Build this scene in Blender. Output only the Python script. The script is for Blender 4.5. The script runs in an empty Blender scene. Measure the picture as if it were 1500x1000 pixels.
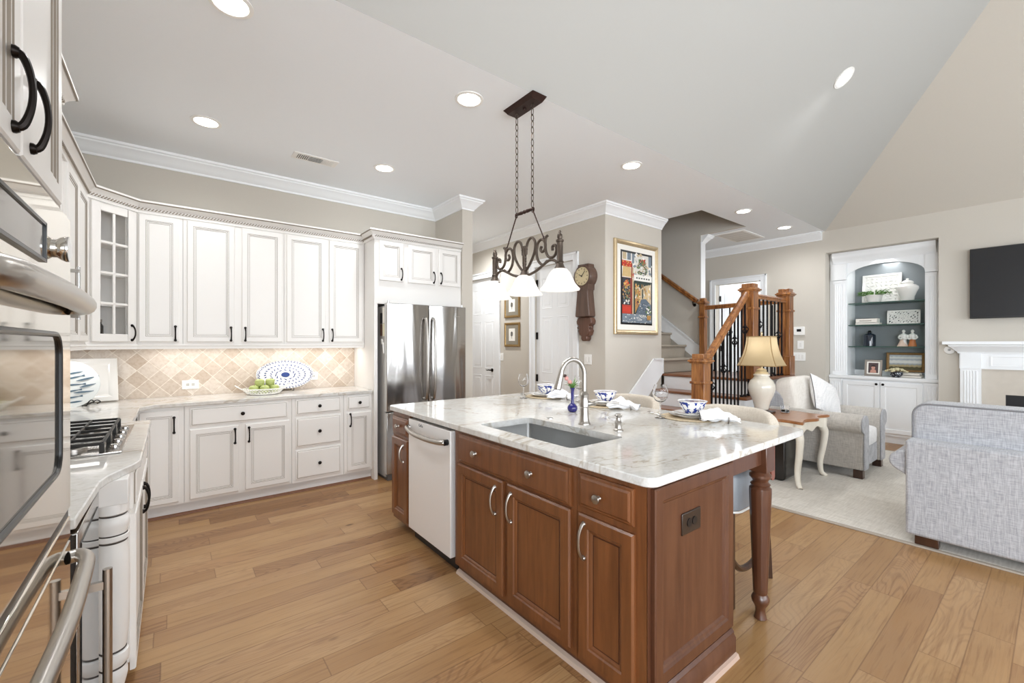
import bpy, bmesh, math, random
from mathutils import Vector, Matrix, Euler
random.seed(7)
scene = bpy.context.scene
COL = scene.collection
PI = math.pi
R = math.radians

# ------------------------------------------------------------------ camera, world, big lights, exposure
H = 1.39
cam_d = bpy.data.cameras.new('camera'); cam = bpy.data.objects.new('camera', cam_d); COL.objects.link(cam)
cam_d.sensor_width = 36.0; cam_d.lens = 634.0/1500*36; cam_d.shift_y = 3/1500
cam_d.clip_start = 0.02
cam.location = (0, 0, H); cam.rotation_euler = (R(90), 0, R(51.82-90))
scene.camera = cam
vs = scene.view_settings
vs.view_transform = 'Standard'; vs.look = 'None'; vs.gamma = 1; vs.use_curve_mapping = False
vs.exposure = 0.28
world = bpy.data.worlds.new('sky'); scene.world = world; world.use_nodes = True
wb = world.node_tree.nodes['Background']; wb.inputs['Color'].default_value = (0.85, 0.93, 1, 1); wb.inputs['Strength'].default_value = 1.2
scene.cycles.use_denoising = True
scene.cycles.max_bounces = 10; scene.cycles.diffuse_bounces = 8; scene.cycles.glossy_bounces = 4
scene.cycles.transmission_bounces = 8; scene.cycles.transparent_max_bounces = 12
scene.cycles.caustics_reflective = False; scene.cycles.caustics_refractive = False
scene.cycles.sample_clamp_indirect = 6

def light(kind, loc, power, color=(1, 1, 1), size=0.1, size_y=None, rot=(0, 0, 0), spot=None, blend=0.6, spread=None):
    d = bpy.data.lights.new('light_' + kind.lower(), kind); d.energy = power; d.color = color
    o = bpy.data.objects.new('light_' + kind.lower(), d); COL.objects.link(o)
    o.location = loc; o.rotation_euler = rot
    if kind == 'AREA':
        d.size = size
        if size_y: d.shape = 'RECTANGLE'; d.size_y = size_y
        if spread: d.spread = spread
    else:
        d.shadow_soft_size = size
        if kind == 'SPOT': d.spot_size = spot or R(120); d.spot_blend = blend
    return o

CEIL = 3.07
WARM = (1.0, 0.975, 0.945); NEUT = (0.965, 0.985, 1.0); DAY = (0.88, 0.94, 1.0)
# daylight at the tall far-wall windows behind the camera; left one added as fill
WIN_BACK = [(-0.3, 1.5), (2.0, 3.8), (4.3, 6.1)]
for x0, x1 in WIN_BACK:
    light('AREA', ((x0+x1)/2, -3.95, 1.75), 85, DAY, x1-x0, 2.3, (R(90), 0, 0))
WIN_FILL = [(-3.4, -0.7)]
for y0, y1 in WIN_FILL:
    light('AREA', (-0.97, (y0+y1)/2, 1.5), 230, DAY, y1-y0, 2.1, (R(90), 0, R(-90)))
light('AREA', (8.9, 4.4, 2.3), 110, DAY, 0.8, 1.6, (R(60), 0, R(120)))      # unseen light added to brighten the room through the open door
DOWN = [(0.205, 4.008), (1.60, 4.012), (0.23, 2.54), (1.607, 2.521), (3.408, 2.512), (5.70, 2.50), (6.972, 2.488), (3.45, 5.6)]
for x, y in DOWN:
    light('SPOT', (x, y, CEIL-0.02), 125 if y > 5 else (33 if y > 4 else 45), NEUT, 0.07, spot=R(165), blend=0.9)

# ------------------------------------------------------------------ mesh helpers
def W(o):
    m = o.matrix_basis.copy()
    while o.parent:
        o = o.parent; m = o.matrix_basis @ m
    return m

def tag(o, label=None, cat=None, group=None, kind=None):
    if label: o['label'] = label
    if cat: o['category'] = cat
    if group: o['group'] = group
    if kind: o['kind'] = kind
    return o

def thing(name, label, cat, loc=(0, 0, 0), rotz=0, group=None):
    o = bpy.data.objects.new(name, None); COL.objects.link(o); o.empty_display_size = 0.05
    o.location = loc; o.rotation_euler = (0, 0, rotz)
    return tag(o, label, cat, group)

def copy_tree(o, parent=None):
    c = o.copy(); COL.objects.link(c); c.parent = parent
    for ch in list(o.children): copy_tree(ch, c)
    return c

class MB:
    def __init__(self, root=None, fr=None):
        self.v = []; self.f = []; self.m = []; self.fr = fr if fr is not None else (W(root) if root is not None else Matrix())
    def add(self, vs_, fs, m=0):
        b = len(self.v); self.v += [Vector(p) for p in vs_]
        for f in fs: self.f.append([i+b for i in f]); self.m.append(m)
        return b
    def box(self, x0, y0, z0, x1, y1, z1, m=0):
        if x0 > x1: x0, x1 = x1, x0
        if y0 > y1: y0, y1 = y1, y0
        if z0 > z1: z0, z1 = z1, z0
        self.add([(x0,y0,z0),(x1,y0,z0),(x1,y1,z0),(x0,y1,z0),(x0,y0,z1),(x1,y0,z1),(x1,y1,z1),(x0,y1,z1)],
                 [(3,2,1,0),(4,5,6,7),(0,1,5,4),(1,2,6,5),(2,3,7,6),(3,0,4,7)], m); return self
    def obox(self, c, ax, ay, az, hx, hy, hz, m=0):
        c = Vector(c); ax, ay, az = Vector(ax).normalized(), Vector(ay).normalized(), Vector(az).normalized()
        P = [c+ax*(sx*hx)+ay*(sy*hy)+az*(sz*hz) for sz in (-1,1) for sx, sy in ((-1,-1),(1,-1),(1,1),(-1,1))]
        self.add(P, [(3,2,1,0),(4,5,6,7),(0,1,5,4),(1,2,6,5),(2,3,7,6),(3,0,4,7)], m); return self
    def bar(self, a, b, w, h, m=0, up=(0,0,1)):
        a, b = Vector(a), Vector(b); d = (b-a); L = d.length; d.normalize(); s = d.cross(Vector(up))
        if s.length < 1e-4: s = d.cross(Vector((0,1,0)))
        s.normalize(); u = s.cross(d)
        return self.obox((a+b)/2, d, s, u, L/2, w/2, h/2, m)
    def prism(self, poly, axis, a, b, m=0):
        # poly in the two other axes (cyclic order), extruded from a to b
        n = len(poly)
        def P(p, t):
            return {'x': (t, p[0], p[1]), 'y': (p[0], t, p[1]), 'z': (p[0], p[1], t)}[axis]
        self.add([P(p, a) for p in poly]+[P(p, b) for p in poly],
                 [list(range(n))[::-1], list(range(n, 2*n))]+[(i, (i+1) % n, n+(i+1) % n, n+i) for i in range(n)], m); return self
    def lathe(self, prof, c=(0,0,0), seg=24, m=0, axis=None, close=False, sx=1, sy=1, wob=None):
        c = Vector(c); q = Matrix() if axis is None else Vector((0,0,1)).rotation_difference(Vector(axis)).to_matrix().to_4x4()
        vs_ = []; n = len(prof)
        for (r, z) in prof:
            for k in range(seg):
                a = 2*PI*k/seg; rr = max(r, 1e-5)*(1+(wob(a, z) if wob else 0))
                vs_.append(c+(q @ Vector((rr*math.cos(a)*sx, rr*math.sin(a)*sy, z))))
        fs = []
        for i in range(n-1 if not close else n):
            j = (i+1) % n
            for k in range(seg):
                l = (k+1) % seg
                fs.append((i*seg+k, i*seg+l, j*seg+l, j*seg+k))
        if not close:
            fs.append(list(range(seg))[::-1]); fs.append([(n-1)*seg+k for k in range(seg)])
        self.add(vs_, fs, m); return self
    def tube(self, pts, r, seg=8, m=0, closed=False, caps=True, flat=1.0):
        pts = [Vector(p) for p in pts]; n = len(pts)
        rs = r if isinstance(r, (list, tuple)) else [r]*n
        T = []
        for i in range(n):
            if closed: t = pts[(i+1) % n]-pts[i-1]
            else: t = pts[min(i+1, n-1)]-pts[max(i-1, 0)]
            T.append(t.normalized())
        ref = Vector((0,0,1)) if abs(T[0].z) < 0.9 else Vector((1,0,0))
        u = (ref-T[0]*ref.dot(T[0])).normalized(); vs_ = []
        for i in range(n):
            u = (u-T[i]*u.dot(T[i])).normalized(); w = T[i].cross(u)
            for k in range(seg):
                a = 2*PI*k/seg; vs_.append(pts[i]+(u*math.cos(a)*flat+w*math.sin(a))*rs[i])
        fs = []
        for i in range(n if closed else n-1):
            j = (i+1) % n
            for k in range(seg):
                l = (k+1) % seg; fs.append((i*seg+k, i*seg+l, j*seg+l, j*seg+k))
        if caps and not closed:
            fs.append(list(range(seg))[::-1]); fs.append([(n-1)*seg+k for k in range(seg)])
        self.add(vs_, fs, m); return self
    def ball(self, c, rx, ry=None, rz=None, seg=16, rings=10, m=0, axis=None):
        ry = rx if ry is None else ry; rz = rx if rz is None else rz
        pr = [(math.sin(PI*i/rings), -math.cos(PI*i/rings)*rz) for i in range(rings+1)]
        return self.lathe(pr, c, seg, m, axis, sx=rx, sy=ry)
    def sweep(self, prof, path, m=0, closed=False):
        # prof: (offset to the right of travel, z); path: plan points (x, y) or (x, y, z)
        n = len(path); P = [Vector((p[0], p[1], p[2] if len(p) > 2 else 0)) for p in path]
        def rn(a, b):
            d = (b-a); d.z = 0; d.normalize(); return Vector((d.y, -d.x, 0))
        vs_ = []; k = len(prof)
        for i in range(n):
            if closed: n0, n1 = rn(P[i-1], P[i]), rn(P[i], P[(i+1) % n])
            else:
                n0 = rn(P[i-1], P[i]) if i else rn(P[0], P[1]); n1 = rn(P[i], P[i+1]) if i < n-1 else n0
            mt = n0+n1; mt = mt/ max(0.2, (1+n0.dot(n1)))
            for (o, z) in prof: vs_.append(P[i]+mt*o+Vector((0,0,z)))
        fs = []
        for i in range(n if closed else n-1):
            j = (i+1) % n
            for q in range(k):
                l = (q+1) % k; fs.append((i*k+q, i*k+l, j*k+l, j*k+q))
        if not closed: fs.append(list(range(k))); fs.append([(n-1)*k+q for q in range(k)][::-1])
        self.add(vs_, fs, m); return self
    def panel(self, x0, z0, x1, z1, rings, y=0, mats=None, ch=0):
        # nested rectangles facing -y: rings of (inset, depth toward the viewer); mats[i] colours the band i -> i+1, the last one the centre
        vs_ = []; fs = []
        for (ins, dy) in rings:
            vs_ += [(x0+ins, y-dy, z0+ins), (x1-ins, y-dy, z0+ins), (x1-ins, y-dy, z1-ins), (x0+ins, y-dy, z1-ins)]
        b = self.add(vs_, [])
        n = len(rings)
        for i in range(n-1):
            mi = mats[i] if mats else 0
            for k in range(4):
                l = (k+1) % 4; self.f.append([b+i*4+k, b+i*4+l, b+i*4+4+l, b+i*4+4+k]); self.m.append(mi)
        self.f.append([b+(n-1)*4+k for k in range(4)]); self.m.append(mats[-1] if mats else 0)
        self.f.append([b+3, b+2, b+1, b]); self.m.append(0)
        return self
    def cushion(self, c, hx, hy, hz, p=0.35, n=14, m=0, rot=None, crown=0.0, jig=0):
        # superellipsoid box with soft corners
        vs_ = []; fs = []; M = rot.to_matrix() if rot is not None else Matrix.Identity(3); c = Vector(c)
        sg = lambda t, e: math.copysign(abs(t)**e, t)
        ru, rv = 2*n, n
        for i in range(rv+1):
            ph = -PI/2+PI*i/rv
            for j in range(ru):
                th = 2*PI*j/ru
                x = hx*sg(math.cos(ph), p)*sg(math.cos(th), p); y = hy*sg(math.cos(ph), p)*sg(math.sin(th), p); z = hz*sg(math.sin(ph), p)
                if crown: z += (crown if z > 0 else -crown)*(1-(x/hx)**2)*(1-(y/hy)**2)
                if jig: x += random.uniform(-jig, jig); y += random.uniform(-jig, jig); z += random.uniform(-jig, jig)
                vs_.append(c+M @ Vector((x, y, z)))
        for i in range(rv):
            for j in range(ru):
                k = (j+1) % ru; fs.append((i*ru+j, i*ru+k, (i+1)*ru+k, (i+1)*ru+j))
        self.add(vs_, fs, m); return self
    def pillow(self, c, hx, hy, hz, n=20, m=0, rot=None):
        M_ = rot.to_matrix() if rot is not None else Matrix.Identity(3); c = Vector(c)
        for sgn in (-1, 1):
            def f(u, v):
                a, b = 2*u-1, 2*v-1
                t = max(0, (1-a*a)*(1-b*b))**.42
                x = a*hx*(1-.07*(1-b*b)); z = b*hz*(1-.07*(1-a*a))
                return c+M_ @ Vector((x, sgn*(hy*t+.004), z))
            self.grid(f, n, n, m)
        return self
    def grid(self, f, nu, nv, m=0):
        vs_ = [f(i/nu, j/nv) for j in range(nv+1) for i in range(nu+1)]
        self.add(vs_, [(j*(nu+1)+i, j*(nu+1)+i+1, (j+1)*(nu+1)+i+1, (j+1)*(nu+1)+i) for j in range(nv) for i in range(nu)], m); return self
    def build(self, name, mats, parent=None, bevel=0, seg=2, smooth=True, angle=38, solid=0, sub=0, recalc=True):
        me = bpy.data.meshes.new(name)
        inv = W(parent).inverted() if parent is not None else Matrix()
        T = inv @ self.fr
        bm = bmesh.new()
        bv = [bm.verts.new(T @ p) for p in self.v]
        for f, mi in zip(self.f, self.m):
            try:
                q = bm.faces.new([bv[i] for i in f]); q.material_index = mi; q.smooth = smooth
            except ValueError: pass
        bmesh.ops.remove_doubles(bm, verts=bm.verts, dist=1e-6)
        if recalc: bmesh.ops.recalc_face_normals(bm, faces=bm.faces)
        bm.to_mesh(me); bm.free()
        for mm in (mats if isinstance(mats, (list, tuple)) else [mats]): me.materials.append(mm)
        if smooth: me.set_sharp_from_angle(angle=R(angle))
        o = bpy.data.objects.new(name, me); COL.objects.link(o)
        if parent is not None: o.parent = parent
        if solid:
            s = o.modifiers.new('solid', 'SOLIDIFY'); s.thickness = solid; s.offset = 0
        if sub:
            s = o.modifiers.new('sub', 'SUBSURF'); s.levels = sub; s.render_levels = sub
        if bevel:
            b = o.modifiers.new('bevel', 'BEVEL'); b.width = bevel; b.segments = seg; b.limit_method = 'ANGLE'; b.angle_limit = R(40); b.harden_normals = False
        return o

def rrect(x0, y0, x1, y1, r, n=6):
    out = []
    for cx, cy, a0 in ((x1-r, y1-r, 0), (x0+r, y1-r, 90), (x0+r, y0+r, 180), (x1-r, y0+r, 270)):
        for i in range(n+1):
            a = R(a0+90*i/n); out.append((cx+r*math.cos(a), cy+r*math.sin(a)))
    return out

def arc(c, r, a0, a1, n, plane='yz', x=0):
    out = []
    for i in range(n+1):
        a = R(a0+(a1-a0)*i/n); p, q = c[0]+r*math.cos(a), c[1]+r*math.sin(a)
        out.append((x, p, q) if plane == 'yz' else ((p, x, q) if plane == 'xz' else (p, q, x)))
    return out

def smooth_path(pts, n=8):
    P = [Vector(p) for p in pts]; out = []
    for i in range(len(P)-1):
        p0 = P[max(i-1, 0)]; p1 = P[i]; p2 = P[i+1]; p3 = P[min(i+2, len(P)-1)]
        for k in range(n):
            t = k/n
            out.append(0.5*((2*p1)+(p2-p0)*t+(2*p0-5*p1+4*p2-p3)*t*t+(3*p1-p0-3*p2+p3)*t**3))
    out.append(P[-1]); return out

# ------------------------------------------------------------------ materials
def lin(c):
    if isinstance(c, str): c = [int(c[i:i+2], 16)/255 for i in (0, 2, 4)]
    return tuple((x/12.92 if x <= 0.04045 else ((x+0.055)/1.055)**2.4) for x in c)+(1,)

class N:
    def __init__(s, name):
        s.m = bpy.data.materials.new(name); s.m.use_nodes = True; s.t = s.m.node_tree; s.b = s.t.nodes['Principled BSDF']
    def n(s, typ, **k):
        x = s.t.nodes.new('ShaderNode'+typ)
        for a, v in k.items():
            if a.startswith('i_'): x.inputs[a[2:].replace('_', ' ')].default_value = v
            else: setattr(x, a, v)
        return x
    def l(s, a, b): s.t.links.new(a, b)
    def coords(s, scale=(1,1,1), rot=(0,0,0), kind='Object'):
        tc = s.n('TexCoord'); mp = s.n('Mapping'); mp.inputs['Scale'].default_value = scale; mp.inputs['Rotation'].default_value = rot
        s.l(tc.outputs[kind], mp.inputs['Vector']); return mp.outputs[0]
    def noise(s, vec, scale=5, detail=4, rough=0.5, dist=0):
        x = s.n('TexNoise'); x.inputs['Scale'].default_value = scale; x.inputs['Detail'].default_value = detail
        x.inputs['Roughness'].default_value = rough; x.inputs['Distortion'].default_value = dist; s.l(vec, x.inputs['Vector']); return x
    def ramp(s, fac, stops, interp='LINEAR'):
        x = s.n('ValToRGB'); x.color_ramp.interpolation = interp; e = x.color_ramp.elements
        while len(e) < len(stops): e.new(0.5)
        for el, (p, c) in zip(e, stops): el.position = p; el.color = lin(c)
        s.l(fac, x.inputs['Fac']); return x.outputs['Color']
    def mix(s, fac, a, b, typ='MIX'):
        x = s.n('Mix', data_type='RGBA', blend_type=typ)
        for sock, v in ((x.inputs[0], fac), (x.inputs[6], a), (x.inputs[7], b)):
            if hasattr(v, 'links'): s.l(v, sock)
            else: sock.default_value = v if not isinstance(v, str) else lin(v)
        return x.outputs[2]
    def bump(s, h, strength=0.2, dist=0.01):
        x = s.n('Bump'); x.inputs['Strength'].default_value = strength; x.inputs['Distance'].default_value = dist
        s.l(h, x.inputs['Height']); s.l(x.outputs[0], s.b.inputs['Normal'])
    def base(s, c):
        if hasattr(c, 'links'): s.l(c, s.b.inputs['Base Color'])
        else: s.b.inputs['Base Color'].default_value = lin(c)
    def set(s, **k):
        for a, v in k.items(): s.b.inputs[a.replace('_', ' ')].default_value = v
        return s

def plain(name, c, rough=0.5, metal=0, var=0.0, vs=40, bump=0, coat=0, spec=0.5):
    s = N(name); s.set(Roughness=rough, Metallic=metal)
    s.b.inputs['Coat Weight'].default_value = coat; s.b.inputs['Specular IOR Level'].default_value = spec
    s.base(c)
    if var or bump:
        nz = s.noise(s.coords(), vs, 3)
        if var:
            L = lin(c); dk = tuple(x*(1-var) for x in L[:3])+(1,); lt = tuple(min(1, x*(1+var*0.5)) for x in L[:3])+(1,)
            s.base(s.mix(nz.outputs['Fac'], dk, lt))
        if bump: s.bump(nz.outputs['Fac'], bump, 0.005)
    return s.m

def emit(name, c, k):
    s = N(name); s.base('000000'); s.b.inputs['Emission Color'].default_value = lin(c); s.b.inputs['Emission Strength'].default_value = k; s.set(Roughness=0.4); return s.m

M = {}
M['wall'] = plain('wall_paint_greige', 'c9c3b9', 0.85, var=0.02, vs=60, bump=0.02)
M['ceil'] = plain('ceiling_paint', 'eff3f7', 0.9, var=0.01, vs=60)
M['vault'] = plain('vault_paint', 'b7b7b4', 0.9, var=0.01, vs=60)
M['trim'] = plain('trim_white', 'eff1f3', 0.35)
M['cab'] = plain('cabinet_ivory', 'e8e6e3', 0.38, var=0.015, vs=8)
M['glaze'] = plain('cabinet_glaze', '847a6e', 0.5)
M['glazed'] = plain('dark_glaze', '3f3832', 0.5)
M['gap'] = plain('shadow_gap', '14110f', 0.7)
M['bronze'] = plain('dark_bronze', '1d1714', 0.35, 0.8, var=0.3, vs=60)
M['nickel'] = plain('satin_nickel', 'b3aea8', 0.3, 1)
M['chrome'] = plain('chrome', 'd8d8d8', 0.12, 1)
M['iron'] = plain('cast_iron', '252321', 0.5, 0.2, var=0.3, vs=80)
M['black'] = plain('black_plastic', '121214', 0.3)
M['glassblk'] = plain('black_glass', '0c0d10', 0.05)
M['white'] = plain('white_plastic', 'f0efec', 0.35)
M['ceramic'] = plain('white_ceramic', 'e9e7e3', 0.12, coat=0.3)
M['linen'] = plain('white_linen', 'f4f4f6', 0.9, var=0.03, vs=300, bump=0.1)
M['green'] = plain('leaf_green', '5d8a3c', 0.5, var=0.35, vs=30)
M['apple'] = plain('apple_green', 'b0bb74', 0.3, var=0.15, vs=25)
M['pink'] = plain('petal_pink', 'd79a94', 0.5, var=0.2)
M['brownfl'] = plain('seed_brown', '3a1e18', 0.5)
M['rope'] = plain('woven_seagrass', 'c9b79a', 0.8, var=0.35, vs=120, bump=0.3)
M['gold'] = plain('gilt_frame', 'a98a5a', 0.35, 0.6, var=0.3, vs=40)
M['goldpale'] = plain('champagne_frame', 'cdb894', 0.3, 0.6, var=0.2, vs=40)
M['paper'] = plain('paper_white', 'efece4', 0.8)
M['shoe'] = plain('shoe_brown', '7a5138', 0.5, var=0.2)
M['toe'] = plain('toe_white', 'dcdcdc', 0.45)

def stainless(name, c='b9b5af', rough=0.2, aniso=0.0, streak='z', amp=0.10, wave=0):
    s = N(name); s.set(Metallic=1.0, Roughness=rough); s.base(c)
    sc = {'z': (600, 600, 6), 'x': (6, 600, 600), 'y': (600, 6, 600)}[streak]
    nz = s.noise(s.coords(sc), 1.0, 3)
    x = s.n('MapRange'); x.inputs['To Min'].default_value = rough-amp*0.5; x.inputs['To Max'].default_value = rough+amp
    s.l(nz.outputs['Fac'], x.inputs['Value']); s.l(x.outputs[0], s.b.inputs['Roughness'])
    wv = s.noise(s.coords((1.6, 1.6, 0.35)), 2.2, 2)
    if wave:
        wv = s.noise(s.coords((3.2, 1, 0.45)), 1.5, 1.5, 0.4, 0.5); s.bump(wv.outputs['Fac'], 0.35, 0.045)
    else: s.bump(wv.outputs['Fac'], 0.5, 0.012)
    return s.m
M['steel'] = stainless('brushed_steel', 'b4b1ad', 0.16)
M['steelf'] = stainless('fridge_steel', 'b2afac', 0.14, amp=0.05, wave=1)
M['ovensteel'] = plain('polished_oven_steel', 'e3ddd2', 0.05, 1)
M['sinksteel'] = plain('sink_steel', 'bdbdbc', 0.3, 1)

def make_floor():
    s = N('oak_plank_floor'); co = s.coords((1, 1, 1))
    def mth(op, a, b=None):
        x = s.n('Math', operation=op)
        for k, v in enumerate((a, b)):
            if v is None: continue
            if hasattr(v, 'links'): s.l(v, x.inputs[k])
            else: x.inputs[k].default_value = v
        return x.outputs[0]
    PW, PL = 0.135, 1.05
    sp = s.n('SeparateXYZ'); s.l(co, sp.inputs[0])
    yr = mth('DIVIDE', sp.outputs['Y'], PW); row = mth('FLOOR', yr)
    w1 = s.n('TexWhiteNoise', noise_dimensions='1D'); s.l(row, w1.inputs['W'])
    xr = mth('ADD', mth('DIVIDE', sp.outputs['X'], PL), mth('MULTIPLY', w1.outputs['Value'], 7.31)); col = mth('FLOOR', xr)
    cb = s.n('CombineXYZ'); s.l(row, cb.inputs['X']); s.l(col, cb.inputs['Y'])
    w2 = s.n('TexWhiteNoise', noise_dimensions='2D'); s.l(cb.outputs[0], w2.inputs['Vector'])
    fy_ = mth('FRACT', yr); fx_ = mth('FRACT', xr)
    ey = mth('MULTIPLY', mth('MINIMUM', fy_, mth('SUBTRACT', 1.0, fy_)), PW); ex = mth('MULTIPLY', mth('MINIMUM', fx_, mth('SUBTRACT', 1.0, fx_)), PL)
    edge = mth('MINIMUM', ex, ey)
    tone = s.ramp(w2.outputs['Value'], [(0, '9d7851'), (0.25, 'a88459'), (0.7, 'b08e66'), (0.9, 'a07a53'), (1.0, '8e6b49')])
    off = s.n('VectorMath', operation='SCALE'); off.inputs['Scale'].default_value = 23.0; s.l(w2.outputs['Color'], off.inputs[0])
    pc = s.n('VectorMath', operation='ADD'); s.l(co, pc.inputs[0]); s.l(off.outputs[0], pc.inputs[1])
    def mapped(sc):
        mp = s.n('Mapping'); mp.inputs['Scale'].default_value = sc; s.l(pc.outputs[0], mp.inputs['Vector']); return mp.outputs[0]
    g = s.noise(mapped((1.3, 30, 1)), 2.4, 5, 0.6, 0.15)
    c = s.mix(0.45, tone, s.ramp(g.outputs['Fac'], [(0.3, 'a98462'), (0.5, 'ffffff'), (0.75, 'f6e9d6')]), 'MULTIPLY')
    # cathedral figure: contour lines of a stretched height field
    h = s.noise(mapped((0.9, 5.5, 1)), 1.0, 1.5, 0.4, 0.3)
    sn = mth('SINE', mth('MULTIPLY', h.outputs['Fac'], 210.0))
    amt = mth('MULTIPLY', mth('POWER', w2.outputs['Value'], 2.0), 0.5)
    c = s.mix(amt, c, s.ramp(mth('ADD', mth('MULTIPLY', sn, 0.5), 0.5), [(0.0, 'b39473'), (0.45, 'ffffff'), (1.0, 'fff6e8')]), 'MULTIPLY')
    big = s.noise(mapped((0.7, 2.0, 1)), 2.0, 2); c = s.mix(0.35, c, s.ramp(big.outputs['Fac'], [(0.3, 'cdb596'), (0.6, 'ffffff')]), 'MULTIPLY')
    kn = s.n('TexVoronoi'); kn.inputs['Scale'].default_value = 1.25; s.l(s.coords((1, 2.2, 1)), kn.inputs['Vector'])
    c = s.mix(0.75, c, s.ramp(kn.outputs['Distance'], [(0.0, '46341f'), (0.02, '76593c'), (0.05, 'ffffff')]), 'MULTIPLY')
    gap = s.ramp(edge, [(0.0, '8a6a4a'), (0.0014, '8a6a4a'), (0.0022, 'ffffff')])
    c = s.mix(0.55, c, gap, 'MULTIPLY')
    s.base(c); s.set(Roughness=0.33); s.b.inputs['Specular IOR Level'].default_value = 0.4
    return s.m
M['floor'] = make_floor()

def make_cherry(name, a, b, rough=0.3, axis='z', con=.25):
    s = N(name); sc = {'z': (14, 14, 1.1), 'x': (1.1, 14, 14), 'y': (14, 1.1, 14)}[axis]
    co = s.coords(sc); g = s.noise(co, 2.0, 6, 0.6, 1.0)
    big = s.noise(s.coords((2.5, 2.5, 0.7)), 1.5, 2)
    c = s.ramp(g.outputs['Fac'], [(con, a), (1-con, b)])
    c2 = s.ramp(big.outputs['Fac'], [(0.3, 'd8c8c0'), (0.7, 'ffffff')])
    s.base(s.mix(0.6, c, c2, 'MULTIPLY')); s.set(Roughness=rough); s.b.inputs['Coat Weight'].default_value = 0.25; s.b.inputs['Coat Roughness'].default_value = 0.2
    return s.m
M['cherry'] = make_cherry('cherry_wood', '603a20', '83522f')
M['cherryd'] = make_cherry('dark_cherry_wood', '48291b', '63402c')
M['oak'] = make_cherry('red_oak_railing', '6f4020', 'b07842', con=.36)
M['tread'] = make_cherry('stair_tread_wood', '6f4224', '94603a', axis='y')
M['walnut'] = make_cherry('walnut_stain', '2f1d14', '4d3122')
M['tabletop'] = make_cherry('table_top_wood', '8f5a33', 'b07a4c', axis='x')
M['clockw'] = make_cherry('carved_dark_wood', '46342b', '6b5245', 0.5)

def make_stone():
    s = N('quartzite'); co = s.coords((1, 1.5, 1), (0, 0, R(32)))
    n1 = s.noise(co, 1.8, 6, 0.62, 1.0)
    base = s.ramp(n1.outputs['Fac'], [(0.28, 'c8c6c1'), (0.45, 'd5d3cf'), (0.58, 'd9d9d7'), (0.75, 'c7c9ca')])
    def veins(scale, dist, width, colr, k, c):
        nz = s.noise(co, scale, 5, 0.6, dist); a = s.n('Math', operation='SUBTRACT'); a.inputs[1].default_value = 0.5; s.l(nz.outputs['Fac'], a.inputs[0])
        b = s.n('Math', operation='ABSOLUTE'); s.l(a.outputs[0], b.inputs[0])
        return s.mix(k, c, s.ramp(b.outputs[0], [(0.0, colr), (width*0.5, 'd9cfbe'), (width, 'ffffff')]), 'MULTIPLY')
    c = veins(0.8, 1.0, 0.010, 'a99674', 0.5, base)
    c = veins(2.0, 0.8, 0.014, 'bdb5a8', 0.2, c)
    n2 = s.noise(co, 30, 5, 0.7); f = s.ramp(n2.outputs['Fac'], [(0.3, 'e0dcd6'), (0.6, 'ffffff')])
    s.base(s.mix(0.5, c, f, 'MULTIPLY')); s.set(Roughness=0.09); return s.m
M['stone'] = make_stone()

def make_tile():
    s = N('travertine_diagonal_tile')
    tc = s.n('TexCoord'); mp0 = s.n('Mapping'); mp0.inputs['Rotation'].default_value = (R(90), 0, 0); s.l(tc.outputs['Object'], mp0.inputs['Vector'])
    sep = s.n('SeparateXYZ'); s.l(tc.outputs['Object'], sep.inputs[0])
    add = s.n('Math', operation='ADD'); s.l(sep.outputs['X'], add.inputs[0]); s.l(sep.outputs['Y'], add.inputs[1])
    cb = s.n('CombineXYZ'); s.l(add.outputs[0], cb.inputs['X']); s.l(sep.outputs['Z'], cb.inputs['Y'])
    mp = s.n('Mapping'); mp.inputs['Rotation'].default_value = (0, 0, R(45)); s.l(cb.outputs[0], mp.inputs['Vector'])
    br = s.n('TexBrick'); br.offset = 0.0; br.inputs['Scale'].default_value = 1; br.inputs['Brick Width'].default_value = 0.109; br.inputs['Row Height'].default_value = 0.109
    br.inputs['Mortar Size'].default_value = 0.0022; br.inputs['Mortar Smooth'].default_value = 0.2
    br.inputs['Color1'].default_value = lin('bfae9d'); br.inputs['Color2'].default_value = lin('dcd2c7'); br.inputs['Mortar'].default_value = lin('e9e1d5')
    s.l(mp.outputs[0], br.inputs['Vector'])
    nz = s.noise(mp.outputs[0], 34, 5, 0.65); f = s.ramp(nz.outputs['Fac'], [(0.3, 'd2c2ae'), (0.55, 'ffffff')])
    s.base(s.mix(0.45, br.outputs['Color'], f, 'MULTIPLY')); s.set(Roughness=0.45); s.bump(br.outputs['Fac'], -0.3, 0.003); return s.m
M['tile'] = make_tile()

def fabric(name, c1, c2, scale=260, bump=0.25):
    s = N(name)
    a = s.noise(s.coords((scale, scale*0.08, scale)), 1.0, 2); b = s.noise(s.coords((scale*0.08, scale, scale*0.08)), 1.0, 2)
    mx = s.mix(0.5, a.outputs['Fac'], b.outputs['Fac'])
    s.base(s.ramp(mx, [(0.38, c1), (0.62, c2)])); s.set(Roughness=0.95); s.b.inputs['Sheen Weight'].default_value = 0.2
    s.bump(mx, bump, 0.004); return s.m
M['linen_grey'] = fabric('grey_linen_weave', '94959a', 'b8b9bd', 210)
M['linen_warm'] = fabric('oatmeal_weave', 'a9a49e', 'c6c1ba', 210)
M['stool_beige'] = fabric('beige_upholstery', 'bfb4a5', 'd0c6b8', 300)
M['stool_grey'] = plain('silver_grey_velvet', '8f949a', 0.5, var=0.15, vs=14)
M['pillow_beige'] = fabric('ivory_pillow', 'd9d3ca', 'e6e1da', 220)
M['pillow_white'] = fabric('pale_pillow', 'd8d8d9', 'ebeaea', 120)
M['carpet'] = plain('stair_carpet', 'a99f91', 0.95, var=0.35, vs=160, bump=0.6)
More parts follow.
